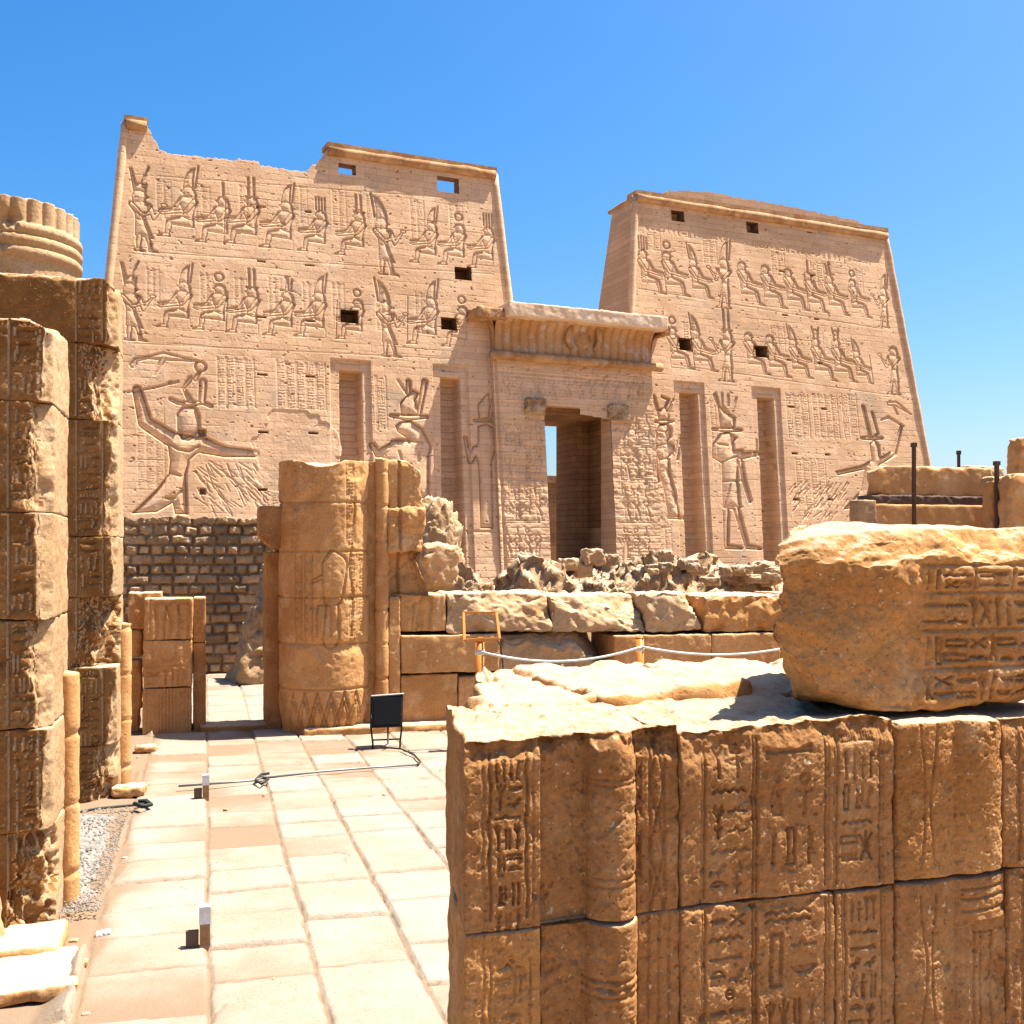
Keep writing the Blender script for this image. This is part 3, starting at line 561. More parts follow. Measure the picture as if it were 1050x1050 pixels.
    for k in range(60):
        x0, y0 = 575 + rs.random() * 200, 470 + rs.random() * 110; f.line(pxs(o([(x0, y0), (x0 + rs.uniform(-25, -8), y0 + rs.uniform(15, 40))])), .06, .08)
    for k, (x0, x1) in enumerate(((805, 832), (832, 862), (862, 882))): panel(f, x0, 404, x1, 450, 400 + 9 * k, .05, step=7)
    panel(f, 660, 430, 672, 520, 500, .05, step=8); panel(f, 727, 410, 738, 480, 510, .04, step=7); panel(f, 655, 540, 690, 570, 520, .04, step=7); panel(f, 815, 470, 850, 520, 530, .04, step=8)
    for k, (x, y) in enumerate(((662, 232), (720, 246), (790, 258), (830, 268), (870, 275), (700, 330), (790, 335), (830, 340), (860, 348))): panel(f, x, y, x + 16, y + 26, 540 + 6 * k, .04, step=7)
    x0, z0 = FACE(660, 225); x1, z1 = FACE(890, 262)
    for k in range(44): # worn frieze of small signs beneath the cornice
        px = 662 + k * 5.3; py = 231 + k * .83; a, b = FACE(px, py), FACE(px + 4.5, py + 6); glyph(f, rs, TALL + WIDE, a[0], b[1], b[0] - a[0], a[1] - b[1], .08, .05)
    a = FACE(672, 480); i = np.nonzero(np.hypot(f.x - a[0], (f.z - a[1]) * .45) < 3.2)[0]          # flaking patch below the goddess
    f.h[i] += .07 * fbm(np.stack([f.x[i] * 1.3, f.z[i] * 1.3, f.x[i] * 0], 1), 4, 3) * sstep(3.2, 1.5, np.hypot(f.x[i] - a[0], (f.z[i] - a[1]) * .45))
LT = [(129, 124), (151, 126), (152, 132), (155, 134), (158, 142), (162, 146), (166, 154), (172, 156), (174, 158), (209, 161), (244, 165), (246, 163.5), (266, 166), (268, 170), (282, 172), (300, 175), (315, 176), (318, 171), (321, 169), (326, 168), (328, 164), (332, 163), (334, 156), (336, 152), (507, 177)]
SL = [(263, 211, 272, 213), (313, 216, 319, 218), (264, 267, 272, 269), (313, 271, 322, 273), (264, 324, 273, 326), (315, 328, 323, 330), (264, 383, 274, 385), (314, 385, 323, 387), (265, 442, 275, 444), (317, 443, 326, 445), (265, 501, 274, 503), (204, 440, 211, 447), (205, 501, 211, 507)]
SR = [(799, 277, 805, 279), (832, 281, 836, 283), (802, 322, 808, 324), (835, 326, 840, 328), (828, 237, 833, 239), (807, 368, 812, 370), (839, 371, 844, 373), (809, 416, 815, 418), (842, 418, 848, 420), (812, 464, 818, 466), (846, 465, 851, 467), (814, 511, 820, 513), (850, 511, 854, 513)]
lt, LXL, LXR = tower(((129, 124), (113, 276)), ((507, 177), (523, 310)), LT, [(347, 167, 365, 180, 1), (448, 180, 471, 199, 1), (466, 273, 484, 288, 0), (349, 317, 368, 332, 0), (452, 325, 469, 339, 0)], SL, carve_left,
                     'left tower with a broken jagged top edge')
rt, RXL, RXR = tower(((652, 200), (648, 320)), ((908, 240), (952, 475)), [(645, 199), (915, 241)], [(688, 215, 702, 228, 0), (765, 227, 778, 240, 0), (696, 346, 710, 360, 0), (774, 354, 788, 367, 0)], SR, carve_right,
                     'right tower with an intact top moulding')
def roll(parent, pts, r, mat='pylon', n=10, name='corner_moulding'):
    m = MB(); P = []
    for a, b in zip(pts[:-1], pts[1:]):
        k = max(2, int(np.linalg.norm(np.subtract(b, a)) / 1.2))
        P += [np.asarray(a) + (np.subtract(b, a)) * t / k for t in range(k)]
    P.append(np.asarray(pts[-1])); rs_ = np.random.RandomState(len(P))
    m.tube(plocal(P), list(r * (1 + .06 * rs_.randn(len(P)))), n); return m.build(name, M[mat], parent, True)
for ob, xl, zt in ((lt, LXL, 32.9), (lt, LXR, 33.2), (rt, RXL, 33.2), (rt, RXR, 33.2)):
    roll(ob, [(xl(z), facey(z) + .1, z) for z in (0, zt)], .3)
def toproll(parent, p, q, name='cornice_roll'):
    a, b = FACE(*p), FACE(*q); roll(parent, [(a[0], facey(a[1]) - .12, a[1]), (b[0], facey(b[1]) - .12, b[1])], .36, 'cornice', 10, name)
    m = MB(); V = []; z = a[1] + .3
    m.box(a[0] - .1, b[0] + .1, facey(z) - .35, facey(z) + 1.35, z - .05, z + .32); m.build('coping', M['cornice'], parent).data.transform(Mtx)
toproll(lt, (129, 128), (150, 130)); toproll(lt, (336, 155), (507, 180)); toproll(rt, (652, 203), (908, 243))
# right tower: return roll of the inner side and the ruined masonry standing behind its cornice
z = 33.1; roll(rt, [(RXL(z), facey(z), z), (RXL(z) + .1, facey(z) + 4.8, z)], .2, 'cornice', 10, 'cornice_roll')
RB = [(680, 205), (684, 196), (700, 195), (730, 197), (760, 203), (800, 210), (840, 218), (846, 220), (880, 226), (883, 231), (905, 236), (907, 243)]
yb = facey(33.2) + 3.0
rp = [FACE(px, py, 0, yb) for px, py in RB]; m = MB(); xs = np.linspace(rp[0][0], rp[-1][0], 260); zz = np.interp(xs, [a for a, b in rp], [b for a, b in rp]) + .12 * n2(xs, xs * 0, 1.6, 4)
for yy in (0, 1):
    pass
V = np.concatenate([np.stack([xs, xs * 0 + yb + d_, z_], 1) for d_, z_ in ((0, xs * 0 + 26), (0, zz), (1.6, zz), (1.6, xs * 0 + 26))]); nn_ = len(xs); i = np.arange(nn_ - 1)
Qr = np.concatenate([np.stack([k * nn_ + i, k * nn_ + i + 1, (k + 1) * nn_ + i + 1, (k + 1) * nn_ + i], 1) for k in range(3)])
meshobj('parapet', plocal(V), Qr, M['pylon'], rt, False)
# ---------------------------------------------------------------- gateway between the towers (vertical face)
GY = D - .2
GB = .105
def FG(px, py): return FACE(px, py, GB, GY)
def gy(z): return GY + GB * (z - EYE)
gx0, gx1 = FG(505, 364)[0], FG(668, 378)[0]; zt = FG(590, 372)[1]
dl0, dl1 = FG(558, 425), FG(565, 578); dr0, dr1 = FG(626, 420), FG(633, 578); dz = FG(590, 424)[1]
gate = thing('gateway', (0, 0, 0), None, None); gate.parent = pyl
for k_ in ('label', 'category'):
    if k_ in gate: del gate[k_]
def gate_face():
    res = .05; nu, nv = int((gx1 - gx0) / res), int((zt + .2) / res)
    X, Z = np.meshgrid(np.linspace(gx0, gx1, nu + 1), np.linspace(0, zt + .2, nv + 1), indexing='ij'); x, z = X.ravel(), Z.ravel()
    f = Fld(x, z); f.h += .03 * n2(x, z, .5, 41) + .03 * n2(x, z * 2, 1.5, 42)
    jz = np.abs(z / .55 - np.round(z / .55)) * .55; f.h -= .03 * np.exp(-(jz / .05) ** 2)
    f.h -= .2 * np.clip(n2(x, z * 1.4, 1.7, 61, 2) - .6, 0, .35) / .35
    for k, px in enumerate((520, 533, 551, 566, 582, 595, 609, 622, 634, 648, 658)):      # running row of small figures over the door
        a, b = FG(px, 409), FG(px, 384); standing(f, a[0], a[1], (b[1] - a[1]) * .95, 1 if k < 6 else -1, ('red', 'none', 'plume', 'none')[k % 4])
    for pts in (((508, 380), (668, 393)), ((508, 411), (560, 414)), ((528, 386), (640, 395))): f.line([FG(*p) for p in pts], .07, .07)
    rs = random.Random(5)
    for px0, px1 in ((516, 555), (638, 668)):                                             # registers of small figures on the jambs
        for yy in (445, 478, 522, 560):
            for px in np.arange(px0 + 5, px1 - 2, 10.5):
                a, b = FG(px, yy + 12), FG(px, yy - 12); (standing if rs.random() < .6 else seated)(f, a[0], a[1], (b[1] - a[1]), rs.choice([1, -1]), rs.choice(['none', 'red', 'disc', 'plume']))
            f.line([FG(px0, yy + 14), FG(px1, yy + 14)], .07, .05)
        for px in np.arange(px0, px1, 8):
            a, b = FG(px, 505), FG(px + 7, 465); glyph_column(f, a[0], b[0], a[1], b[1], int(px), .05, .05)
    f.line([FG(508, 366), FG(519, 590)], .12, .2)
    f.h += np.clip(n2(x, z, .8, 77), -.3, .4) * .1 * sstep(14.5, 11, z) * sstep(4, 8, z) * (np.abs(x - (gx0 + gx1) / 2) > 3)
    Q = gridq(nu + 1, nv + 1); qx, qz = x[Q].mean(1), z[Q].mean(1); t = np.clip((dl0[1] - qz) / (dl0[1] - dl1[1]), -.1, 1.1)
    top = dz + .55 * sstep(-.3, .5, (qx - 42.6)) * 0 + np.where(qx < 42.3, .55 - .02 * (qx - dl0[0]), .0 - .12 * (qx - 42.3)) + .08 * n2(qx, qz * 0, 1.2, 4)
    keep = ~((qx > dl0[0] + (dl1[0] - dl0[0]) * t) & (qx < dr0[0] + (dr1[0] - dr0[0]) * t) & (qz < top))
    V = np.stack([x, gy(z) - f.h, z], 1)
    meshobj('gate_wall', plocal(V), Q[keep], M['pylon'], gate)
gate_face()
def pbox(name, mat, x0, x1, y0, y1, z0, z1, parent=gate):
    m = MB(); m.box(x0, x1, y0, y1, z0, z1); o = m.build(name, M[mat], parent); o.data.transform(Mtx); return o
# passage: front jambs, wider middle, ceiling, inner gateway
def sbox(name, mat, x0, x1, y1, z0, z1):
    A = [(x0, gy(z0) + .2, z0), (x1, gy(z0) + .2, z0), (x1, gy(z1) + .2, z1), (x0, gy(z1) + .2, z1)]; m = MB(); m.add(plocal(A + [(a, y1, c_) for a, b, c_ in A]), [(0, 1, 2, 3), (0, 4, 5, 1), (1, 5, 6, 2), (2, 6, 7, 3), (3, 7, 4, 0), (4, 7, 6, 5)]); return m.build(name, M[mat], gate)
pxl, pxr = dl0[0] - .05, dr1[0] + .12
sbox('gate_jamb', 'pylon', gx0 + .05, pxl, GY + 2.9, 0, zt); sbox('gate_jamb', 'pylon', pxr, gx1 - .05, GY + 2.9, 0, zt); sbox('lintel', 'pylon', pxl - .01, pxr + .01, GY + 2.88, dz + .62, zt - .02)
pbox('passage_wall', 'pylon_shade', gx0 + .05, pxl - .7, GY + 2.9, GY + 7, 0, zt); pbox('passage_wall', 'pylon_shade', pxr + .9, gx1 - .05, GY + 2.9, GY + 7, 0, zt)
pbox('gate_jamb', 'pylon_shade', gx0 + .05, pxl - .1, GY + 7, GY + 10.5, 0, zt); pbox('gate_jamb', 'pylon_shade', pxr - .42, gx1 - .05, GY + 7, GY + 10.5, 0, zt)
pbox('lintel', 'pylon_shade', gx0 + .06, gx1 - .06, GY + 2.91, GY + 10.49, dz + .05, zt - .01)
GC = gy(17.0)
# cavetto cornice swept round three sides
cz0, cz1 = FG(590, 369)[1], FACE(590, 331, 0, GC - 1.0)[1]; czt = FACE(590, 315, 0, GC - 1.7)[1]
def cornice():
    prof = [(0, cz0), (.03, cz0 + (cz1 - cz0) * .55), (.14, cz0 + (cz1 - cz0) * .75), (.42, cz0 + (cz1 - cz0) * .92), (.85, cz1)]
    pz = np.linspace(cz0, cz1, 50); po = np.interp(pz, [b for a, b in prof], [a for a, b in prof]); po = np.convolve(np.pad(po, 4, 'edge'), np.ones(9) / 9, 'valid')
    xs = np.arange(gx0 + .1, gx1 - .1, .05); X, Zi = np.meshgrid(xs, np.arange(50), indexing='ij'); x, z = X.ravel(), pz[Zi.ravel()]
    f = Fld(x, z); rib = np.abs(((x / .42) % 1) - .5); f.h -= .012 * np.exp(-((rib) / .12) ** 2) * (z < cz0 + 1.6) * (np.abs(x - 42.6) > 1.6)
    f.h += .03 * n2(x, z, 1.1, 6)
    y = GC - .02 - po[Zi.ravel()] - f.h
    meshobj('frieze', plocal(np.stack([x, y, z], 1)), gridq(len(xs), 50), M['frieze'], gate)
    for s_, xe in ((-1, gx0 + .1), (1, gx1 - .1)):       # side returns
        ys = np.linspace(GC - .02, GC + 2.2, 30); Y, Zi = np.meshgrid(ys, np.arange(50), indexing='ij'); zz = pz[Zi.ravel()]; oo = po[Zi.ravel()]
        yv = np.where(Y.ravel() < GC + .01, GC - .02 - oo, Y.ravel()); xv = xe + s_ * oo * .8
        q = gridq(30, 50); meshobj('frieze', plocal(np.stack([xv, yv, zz], 1)), q if s_ > 0 else q[:, ::-1], M['cornice'], gate)
cornice()
def lump(name, mat, pts, r, par, n=12):
    m = MB(); m.tube(plocal(pts), r, n); return m.build(name, M[mat], par, True)
dz0 = cz0 + (cz1 - cz0) * .6; V, Q = blockV(2.3, .8, 2.1, .06, .1, rnd=(.39, 0), rough=(.06, 2), seed=4); V[:, 1] = .4 + (V[:, 1] - .4) * np.clip(1.05 - ((V[:, 0] - 1.15) / 1.15) ** 2 - ((V[:, 2] - 1.05) / 1.05) ** 2, .1, 1)
kk = np.hypot((V[:, 0] - 1.15) / 1.15, (V[:, 2] - 1.05) / 1.05); sc_ = np.where(kk > .98, .98 / np.maximum(kk, 1e-6), 1); V[:, 0] = 1.15 + (V[:, 0] - 1.15) * sc_; V[:, 2] = 1.05 + (V[:, 2] - 1.05) * sc_
meshobj('sun_disc', plocal((V - (1.15, 0, 1.05)) * (.72, .8, .72) + (42.6, GC - .4, dz0)), Q, M['cornice'], gate)
for s_ in (-1, 1): lump('cobra', 'cornice', [(42.6 + s_ * 1.25, GC - .5, dz0 + 1.0), (42.6 + s_ * 1.35, GC - .4, dz0 + .5), (42.6 + s_ * 1.45, GC - .3, dz0 - .1), (42.6 + s_ * 1.25, GC - .25, dz0 - .6), (42.6 + s_ * 1.0, GC - .2, dz0 - .8)], [.16, .26, .26, .22, .12], gate)
cw = czt - cz1
V, Q = blockV(gx1 - gx0 - .1, 2.6, cw, .09, .3, rnd=(.04, .1), rough=(.05, 1.2), seed=5, big=(.06, .4)); V += (gx0 + .6, GC - 1.75, cz1 - .02)
meshobj('coping', plocal(V), Q, M['pale'], gate)
for xa, xb, s_ in ((gx0 - 1.75, gx0 + .65, 3), (gx1 + .5, gx1 + 1.2, 4)):
    V, Q = blockV(xb - xa, 2.4, cw * .85, .08, .3, rnd=(.1, .3), rough=(.12, 1.2), seed=s_); V += (xa, GC - 1.0, cz1 - .25); meshobj('coping', plocal(V), Q, M['cornice'], gate)
tz = FG(590, 371)[1]
roll(gate, [(gx0 - .3, GC - .25, tz), (gx1 + .75, GC - .25, tz)], .36, 'cornice', 10, 'roll_moulding')
for (px, py, wd, hh, sd_) in ((550, 416, 24, 17, 5), (636, 422, 24, 18, 8)):   # broken stubs of the lintel
    a = FG(px - wd / 2, py + hh / 2); V, Q = blockV(wd * .075, 1.4, hh * .075, .05, .08, rnd=(.1, .35), rough=(.14, 1.6), seed=sd_); V += (a[0], GC - .75, a[1]); meshobj('broken_stub', plocal(V), Q, M['rubble'], gate)
a = FG(591, 314); V, Q = blockV(.55, .4, .6, .05, rnd=(.03, .05), seed=3); V += (a[0], GC + .5, czt - .05); meshobj('loose_stone', plocal(V), Q, M['orange'], gate)
# the temple hall seen through the gateway
hall = thing('temple_hall', (0, 0, 0), 'distant dark temple hall wall glimpsed through the open gateway', 'temple hall')
ha = R(0); hy = 135.0
m = MB(); m.box(-30, 45, 0, 14, 0, 12.4); m.box(-30.6, 45.6, -.5, 1, 11.9, 12.9)
hp = (OX * math.cos(PROT) - hy * math.sin(PROT), OX * math.sin(PROT) + hy * math.cos(PROT), 0); hall.location = hp; hall.rotation_euler = (0, 0, PROT)
m.build('hall_wall', M['pylon_shade'], hall)
m = MB()
for k in range(-3, 4): m.tube([(k * 6, -2.2, 0), (k * 6, -2.2, 9.5), (k * 6, -2.2, 11)], [1.1, 1.0, 1.5], 16)
m.build('column', M['pylon_shade'], hall)
# ================================================================== ground, paving
GR = [G(70, 826), G(138, 826), G(128, 850), G(112, 905), G(92, 935), G(70, 932)]
def paving():
    """slab rows running along the path; joints are real gaps filled with sand"""
    res = .0145; x0, x1, y0, y1 = -2.4, 4.4, 3.2, 21.6
    nx, ny = int((x1 - x0) / res), int((y1 - y0) / res)
    X, Y = np.meshgrid(np.linspace(x0, x1, nx + 1), np.linspace(y0, y1, ny + 1), indexing='ij'); x, y = X.ravel(), Y.ravel()
    wx = x + .014 * n2(x, y, 1.1, 3, 3) + .008 * n2(x, y, 6, 9, 2); wy = y + .035 * n2(x, y, .9, 4, 3) + .015 * n2(x, y, 6, 8, 2)
    lines = [-9, -.62, .01, .56, 1.09, 1.64, 2.2, 2.85, 3.5, 9]
    rs = np.random.RandomState(21); H = np.full_like(x, -1.0); ID = np.zeros_like(x)
    for k in range(len(lines) - 1):
        i = np.nonzero((wx >= lines[k]) & (wx < lines[k + 1]))[0]
        ys = [2.6 + rs.rand() * .4]
        while ys[-1] < 23: ys.append(ys[-1] + rs.uniform(.45, .8) * (1.35 if ys[-1] < 5.6 else 1))
        ys = np.array(ys); j = np.searchsorted(ys, wy[i]) - 1; j = np.clip(j, 0, len(ys) - 2)
        dx = np.minimum(wx[i] - lines[k], lines[k + 1] - wx[i]); dy = np.minimum(wy[i] - ys[j], ys[j + 1] - wy[i])
        tl = rs.uniform(-.012, .012, (len(ys), 3)); e = np.minimum(dx * 1.1, dy * .8)
        gap = .005 + .008 * np.clip(n2(x[i], y[i], 1.6, 14, 2), -.7, 1.2)
        worn = sstep(.0, .014, e - gap)
        H[i] = worn * (.026 + tl[j, 0] + tl[j, 1] * (wx[i] - lines[k] - .3) * 1.5 + tl[j, 2] * (wy[i] - ys[j] - .3) * 1.5) - .018
    ck = np.abs(n2(x, y, .8, 61, 4)); H -= .012 * np.exp(-(ck / .012) ** 2) * (n2(x, y, .7, 63, 2) > .22); H -= .006 * np.clip(n2(x, y, 3.2, 64, 4) - .25, 0, .5)
    H += .003 * n2(x, y, 4, 30, 4) + .012 * n2(x, y, .35, 31, 2)
    edge = sstep(-.75, -.5, x + .12 * n2(x, y, .9, 40, 3)); H = H * edge + (1 - edge) * (-.015 + .018 * n2(x, y, 1.5, 41, 4))
    bury = np.clip(n2(x, y, .55, 55, 3) - .42 + .4 * (y < 5.6), 0, 1); H = np.maximum(H, -.02 + .045 * np.minimum(bury * 2, .7) + .003 * n2(x, y, 9, 3))
    o = meshobj('paved_path', np.stack([x, y, H], 1), gridq(nx + 1, ny + 1), M['slab']); tag(o, kind='structure')
    bury = np.clip(n2(x, y, .55, 55, 3) - .42 + .4 * (y < 5.6), 0, 1)
    sandy = np.clip(sstep(.006, -.010, H) + (1 - edge), 0, 1)
    at = o.data.attributes.new('sand', 'FLOAT', 'POINT'); at.data.foreach_set('value', sandy.astype(np.float32))
paving()
t = M['slab'].node_tree; a = t.nodes.new('ShaderNodeAttribute'); a.attribute_name = 'sand'; b = t.nodes['Principled BSDF']; lk = b.inputs['Base Color'].links[0]
mx = t.nodes.new('ShaderNodeMix'); mx.data_type = 'RGBA'; t.links.new(lk.from_socket, mx.inputs[6]); mx.inputs[7].default_value = (.19, .128, .08, 1)  # sand, darkened so its colour also carries the shadow in narrow joints
t.links.new(a.outputs['Fac'], mx.inputs['Factor']); t.links.new(mx.outputs[2], b.inputs['Base Color'])
g0 = MB()
XS = np.linspace(-1, 1, 60); XS = np.sign(XS) * (np.abs(XS) ** 4) * 2500; GX, GYY = np.meshgrid(XS, XS + 200 * 0, indexing='ij')
meshobj('ground', np.stack([GX.ravel(), GYY.ravel(), GX.ravel() * 0 - .05], 1), gridq(60, 60), M['ground'])['kind'] = 'structure'
def gravel():
    xs = np.linspace(-1.9, -.45, 130); ys = np.linspace(7.1, 10.4, 290); X, Y = np.meshgrid(xs, ys, indexing='ij'); x, y = X.ravel(), Y.ravel()
    right = np.interp(y, [7.1, 7.6, 9.0, 10.4], [-.78, -.62, -.6, -.62]); d = np.minimum(np.minimum(right - x + .05 * n2(x, y, 2, 3), y - 7.25 + .1 * n2(x, y, 3, 8)), 10.25 - y)
    z = -.06 + .11 * sstep(0, .35, d) + .02 * np.abs(n2(x, y, 16, 5, 3)) * (d > 0) + .03 * n2(x, y, 1.1, 6)
    m = MB(); m.add(np.stack([x, y, z], 1), gridq(130, 290)); rs = np.random.RandomState(3)
    for k in range(900):                                # loose pebbles on top
        px, py = rs.uniform(-1.0, -.62), 7.25 + 2.9 * rs.rand() ** 1.6; r = rs.uniform(.005, .014); o = np.array([px, py, .045 + r * .2])
        V = np.array([(1, 0, 0), (-1, 0, 0), (0, 1, 0), (0, -1, 0), (0, 0, .8), (0, 0, -.8)]) * r * rs.uniform(.7, 1.3, (6, 1)); m.add(V + o, np.zeros((0, 4), int), [(0, 2, 4), (2, 1, 4), (1, 3, 4), (3, 0, 4), (2, 0, 5), (1, 2, 5), (3, 1, 5), (0, 3, 5)])
    o = m.build('gravel', M['gravel']); tag(o, kind='stuff'); o['label'] = 'light grey gravel bed between the left pillars and the paving'; o['category'] = 'gravel'
gravel()
def rock(name, size, loc, mat, label, cat, seed=1, rz=0, group=None, res=None, rnd=(.25, .5), rough=.1, cuts=(), parent=None):
    s = max(size); res = res or s / 26; mn = min(size)
    V, Q = blockV(*size, res, res, rnd=(rnd[0] * mn, rnd[1] * mn), rfreq=2.2 / s, rough=(rough * mn, 5 / s), seed=seed, big=(.16 * mn, 1.7 / s), cuts=cuts)
    V = V - (size[0] / 2, size[1] / 2, 0); V[:, 2] -= V[:, 2].min()
    c_, s_ = math.cos(rz), math.sin(rz); V = np.stack([V[:, 0] * c_ - V[:, 1] * s_, V[:, 0] * s_ + V[:, 1] * c_, V[:, 2]], 1)
    o = meshobj(name, V, Q, M[mat], parent, True, loc)
    return tag(o, label, cat, group) if parent is None else o

# ================================================================== foreground right: the carved block wall
WA = R(4.0); ZW = 1.745; W0 = np.array(G(475, 760, ZW)[:2]); we = np.array([math.cos(WA), math.sin(WA)])
def WS(px):                                             # pixel column -> metres along the wall front
    u = (px - CX) / F; d = np.array([u * cy_ + sy_, -u * sy_ + cy_]); nrm = np.array([-we[1], we[0]])
    return float((d * (W0 @ nrm) / (d @ nrm)) @ we - W0 @ we) / .7
def WZ(px, py):
    s_ = WS(px); p = W0 + we * s_; return EYE + (p[0] * sy_ + p[1] * cy_) * (HY - py) / F
wall = thing('carved_block_wall', (*W0, 0), 'thick waist high wall of brown blocks carved with hieroglyph columns in the right foreground', 'ruined wall', rz=WA)
KS = .7                                                # metres per unit of the drawing below
ZT = 1.55; ZJ = 1.55 - .68
sx = [WS(p) for p in (475, 698, 857, 918, 1028)]
def prof_A(x, z):                                       # flat pilaster | recess | half column | wavy pilaster
    a, b, cx, d = WS(554), WS(603), WS(628), WS(653); L = WS(698)
    h = np.where(x < a, 0, np.where(x < b, -.045, 0)); rr = (d - b) / 2
    h = np.where((x >= b) & (x < d), -.045 + 1.05 * np.sqrt(np.maximum(0, rr * rr - (x - (b + d) / 2) ** 2)) * 1.1, h)
    h = np.where(x >= d, -.01, h); return h
def tool(x, z, sd_):
    d = x * .8 + z * .6; q = -x * .6 + z * .8
    return (.002 * n2(x, z, 14, sd_, 4) + .003 * n2(x, z, 2.5, sd_ + 3, 2) - .014 * np.clip(n2(x, z, 7, sd_ + 5, 4) - .5, 0, .3) / .3
            - .007 * np.clip(n2(x, z, 27, sd_ + 6, 2) - .42, 0, .25) / .25 + .0012 * n2(d * 9, q * 60, 1, sd_ + 8, 2) + .0018 * n2(x, z, 75, sd_ + 9, 2))
def edge_chip(x, z, zt, sd_, wd=.1, A=.05):             # crumbled upper rim
    return -A * np.clip(sstep(wd, 0, zt - z + .06 * n2(x, z, 5, sd_, 3)), 0, 1) * (1 + .8 * n2(x, z, 14, sd_ + 1, 3))
def front_A(sd_, ht, up):
    def fn(x, z):
        f = Fld(x, z); a, d, L = WS(554), WS(653), WS(698)
        glyph_column(f, .095, a - .055, .04, ht - (.06 if up else .02), sd_, .02, .0035); f.line([(.07, 0), (.07, ht)], .005, .006); f.line([(a - .03, 0), (a - .03, ht)], .005, .006)
        cx = (d + L) / 2 - .005
        for o_ in (-.03, .03): f.line([(cx + o_, 0), (cx + o_, ht)], .006, .009)
        zz = np.linspace(0, ht, 40); f.line([(cx + .026 * math.sin(q * 13 + sd_), q) for q in zz], .006, .01); f.line([(cx - .026 * math.sin(q * 13 + sd_), q) for q in zz], .006, .01)
        for q in (.52, .5, .16, .13) if up else (.45, .43, .41, .2): f.line([(WS(603), q), (d, q - .004)], .007, .008)
        h = prof_A(x, z) + f.h + tool(x, z, sd_)
        bt = (x > WS(603)) & (x < d + .02)
        h = h - .05 * np.clip(n2(x, z, 7, sd_ + 9, 4) + (x - WS(645)) * 9 + .12 - .5 * np.abs(np.sin(z * 9 + sd_)), 0, 1) * bt
        return h + (edge_chip(x, z, ht, sd_, .09, .045) if up else edge_chip(x, z, ht, sd_, .03, .02))
    return fn
def front_text(cols, sd_, ht, x_off, up, depth=.02, chip=.035):
    def fn(x, z):
        f = Fld(x, z)
        for k, (a, b) in enumerate(cols): glyph_column(f, WS(a) - x_off, WS(b) - x_off, .03, ht - (.05 if up else .02), sd_ + 7 * k, depth, .0035)
        for a, b in cols:
            for q in (WS(a) - x_off - .014, WS(b) - x_off + .014): f.line([(q, 0), (q, ht)], .004, .006)
        h = f.h + tool(x, z, sd_) ; top = edge_chip(x, z, ht, sd_, .14 if up else .03, chip if up else .015)
        if up: h = h * (1 - .7 * sstep(.2, .06, ht - z + .1 * n2(x, z, 3, sd_ + 2, 2)))
        return h + top
    return fn
def front_C(ht, sd_, low):
    w_ = sx[4] - sx[3]
    def fn(x, z):
        f = Fld(x, z); r1, c1_, r2, c2_ = .3 * w_, .26 * w_, .2 * w_, .78 * w_
        h = np.sqrt(np.maximum(0, 1 - ((x - c1_) / (.34 * w_)) ** 2)) * .05 - .03
        h = np.maximum(h, np.sqrt(np.maximum(0, 1 - ((x - c2_) / (.26 * w_)) ** 2)) * .06 - .03)
        zz = np.linspace(.05, ht - .05, 30)
        for a_ in (-.02, .035): f.line([(c1_ + a_ + .014 * math.sin(q * 9 + a_ * 60), q) for q in zz], .005, .009)
        if low:
            i = (x > .66 * w_); h = np.where(i & (z < ht - .18), -.01 + .0 * x, h)
            for q in (ht - .05, ht - .09, ht - .14): f.line([(.6 * w_, q), (w_, q + .008)], .006, .012)
            for q in (.74, .8, .9): f.line([(q * w_, 0), (q * w_, ht - .24)], .005, .008)
            f.line([(.74 * w_, ht - .24), (.9 * w_, ht - .24)], .005, .008)
        return h + f.h + tool(x, z, sd_)
    return fn
def wblock(x0, x1, z0, z1, dp, mat, front, seed, label=None, res=.0034, y=0, warp=None, rnd=(.005, .012), **k):
    V, Q = blockV(x1 - x0 - .006, dp, z1 - z0 - .005, res, .02, front=front, rnd=rnd, rfreq=5, rough=(.005, 11), seed=seed, big=(.008, 2.5), warp=warp, **k)
    o = meshobj('stone_block', (V + (x0 + .003, y, z0)) * KS + (0, 0, ZW - KS * ZT), Q, M[mat], wall)
    if label: o['label'] = label
    return o
shear = lambda P, P0: np.stack([P[:, 0] + np.clip(1 - P0[:, 0] / .7, 0, 1) * (.22 * P[:, 1]) + (P0[:, 0] < .25) * (.012 * n2(P0[:, 1], P0[:, 2], 6, 3)), P[:, 1], P[:, 2]], 1)
def topbump(P, P0, amp=.03):
    t_ = sstep(.75, 1, P0[:, 2] / P0[:, 2].max()); q = P.copy(); q[:, 2] += t_ * amp * n2(P0[:, 0], P0[:, 1], 2.4, 12, 4) + t_ * .012 * n2(P0[:, 0], P0[:, 1], 11, 13, 4); return q
h1 = ZT - ZJ
wblock(0, sx[1], ZJ, ZT, .95, 'near', front_A(11, h1, True), 11, 'top corner block with a half column and a column of hieroglyphs', warp=lambda P, P0: topbump(shear(P, P0), P0))
wblock(sx[1], sx[3], ZJ + .004, ZT - .01, .9, 'near', front_text(((722, 772), (776, 846), (858, 902)), 40, h1, sx[1], True), 12, 'long top block carved with three columns of hieroglyphs', warp=topbump)
wblock(sx[3], sx[4], ZJ + .01, ZT - .02, .8, 'orange', front_C(h1, 13, False), 13, 'top block with two rounded engaged columns', rnd=(.015, .03))
wblock(sx[4], sx[4] + .9, ZJ + .015, ZT - .03, .8, 'near', front_text(((1045, 1110), (1116, 1180)), 70, h1, sx[4], True), 14)
zb = ZJ - .66
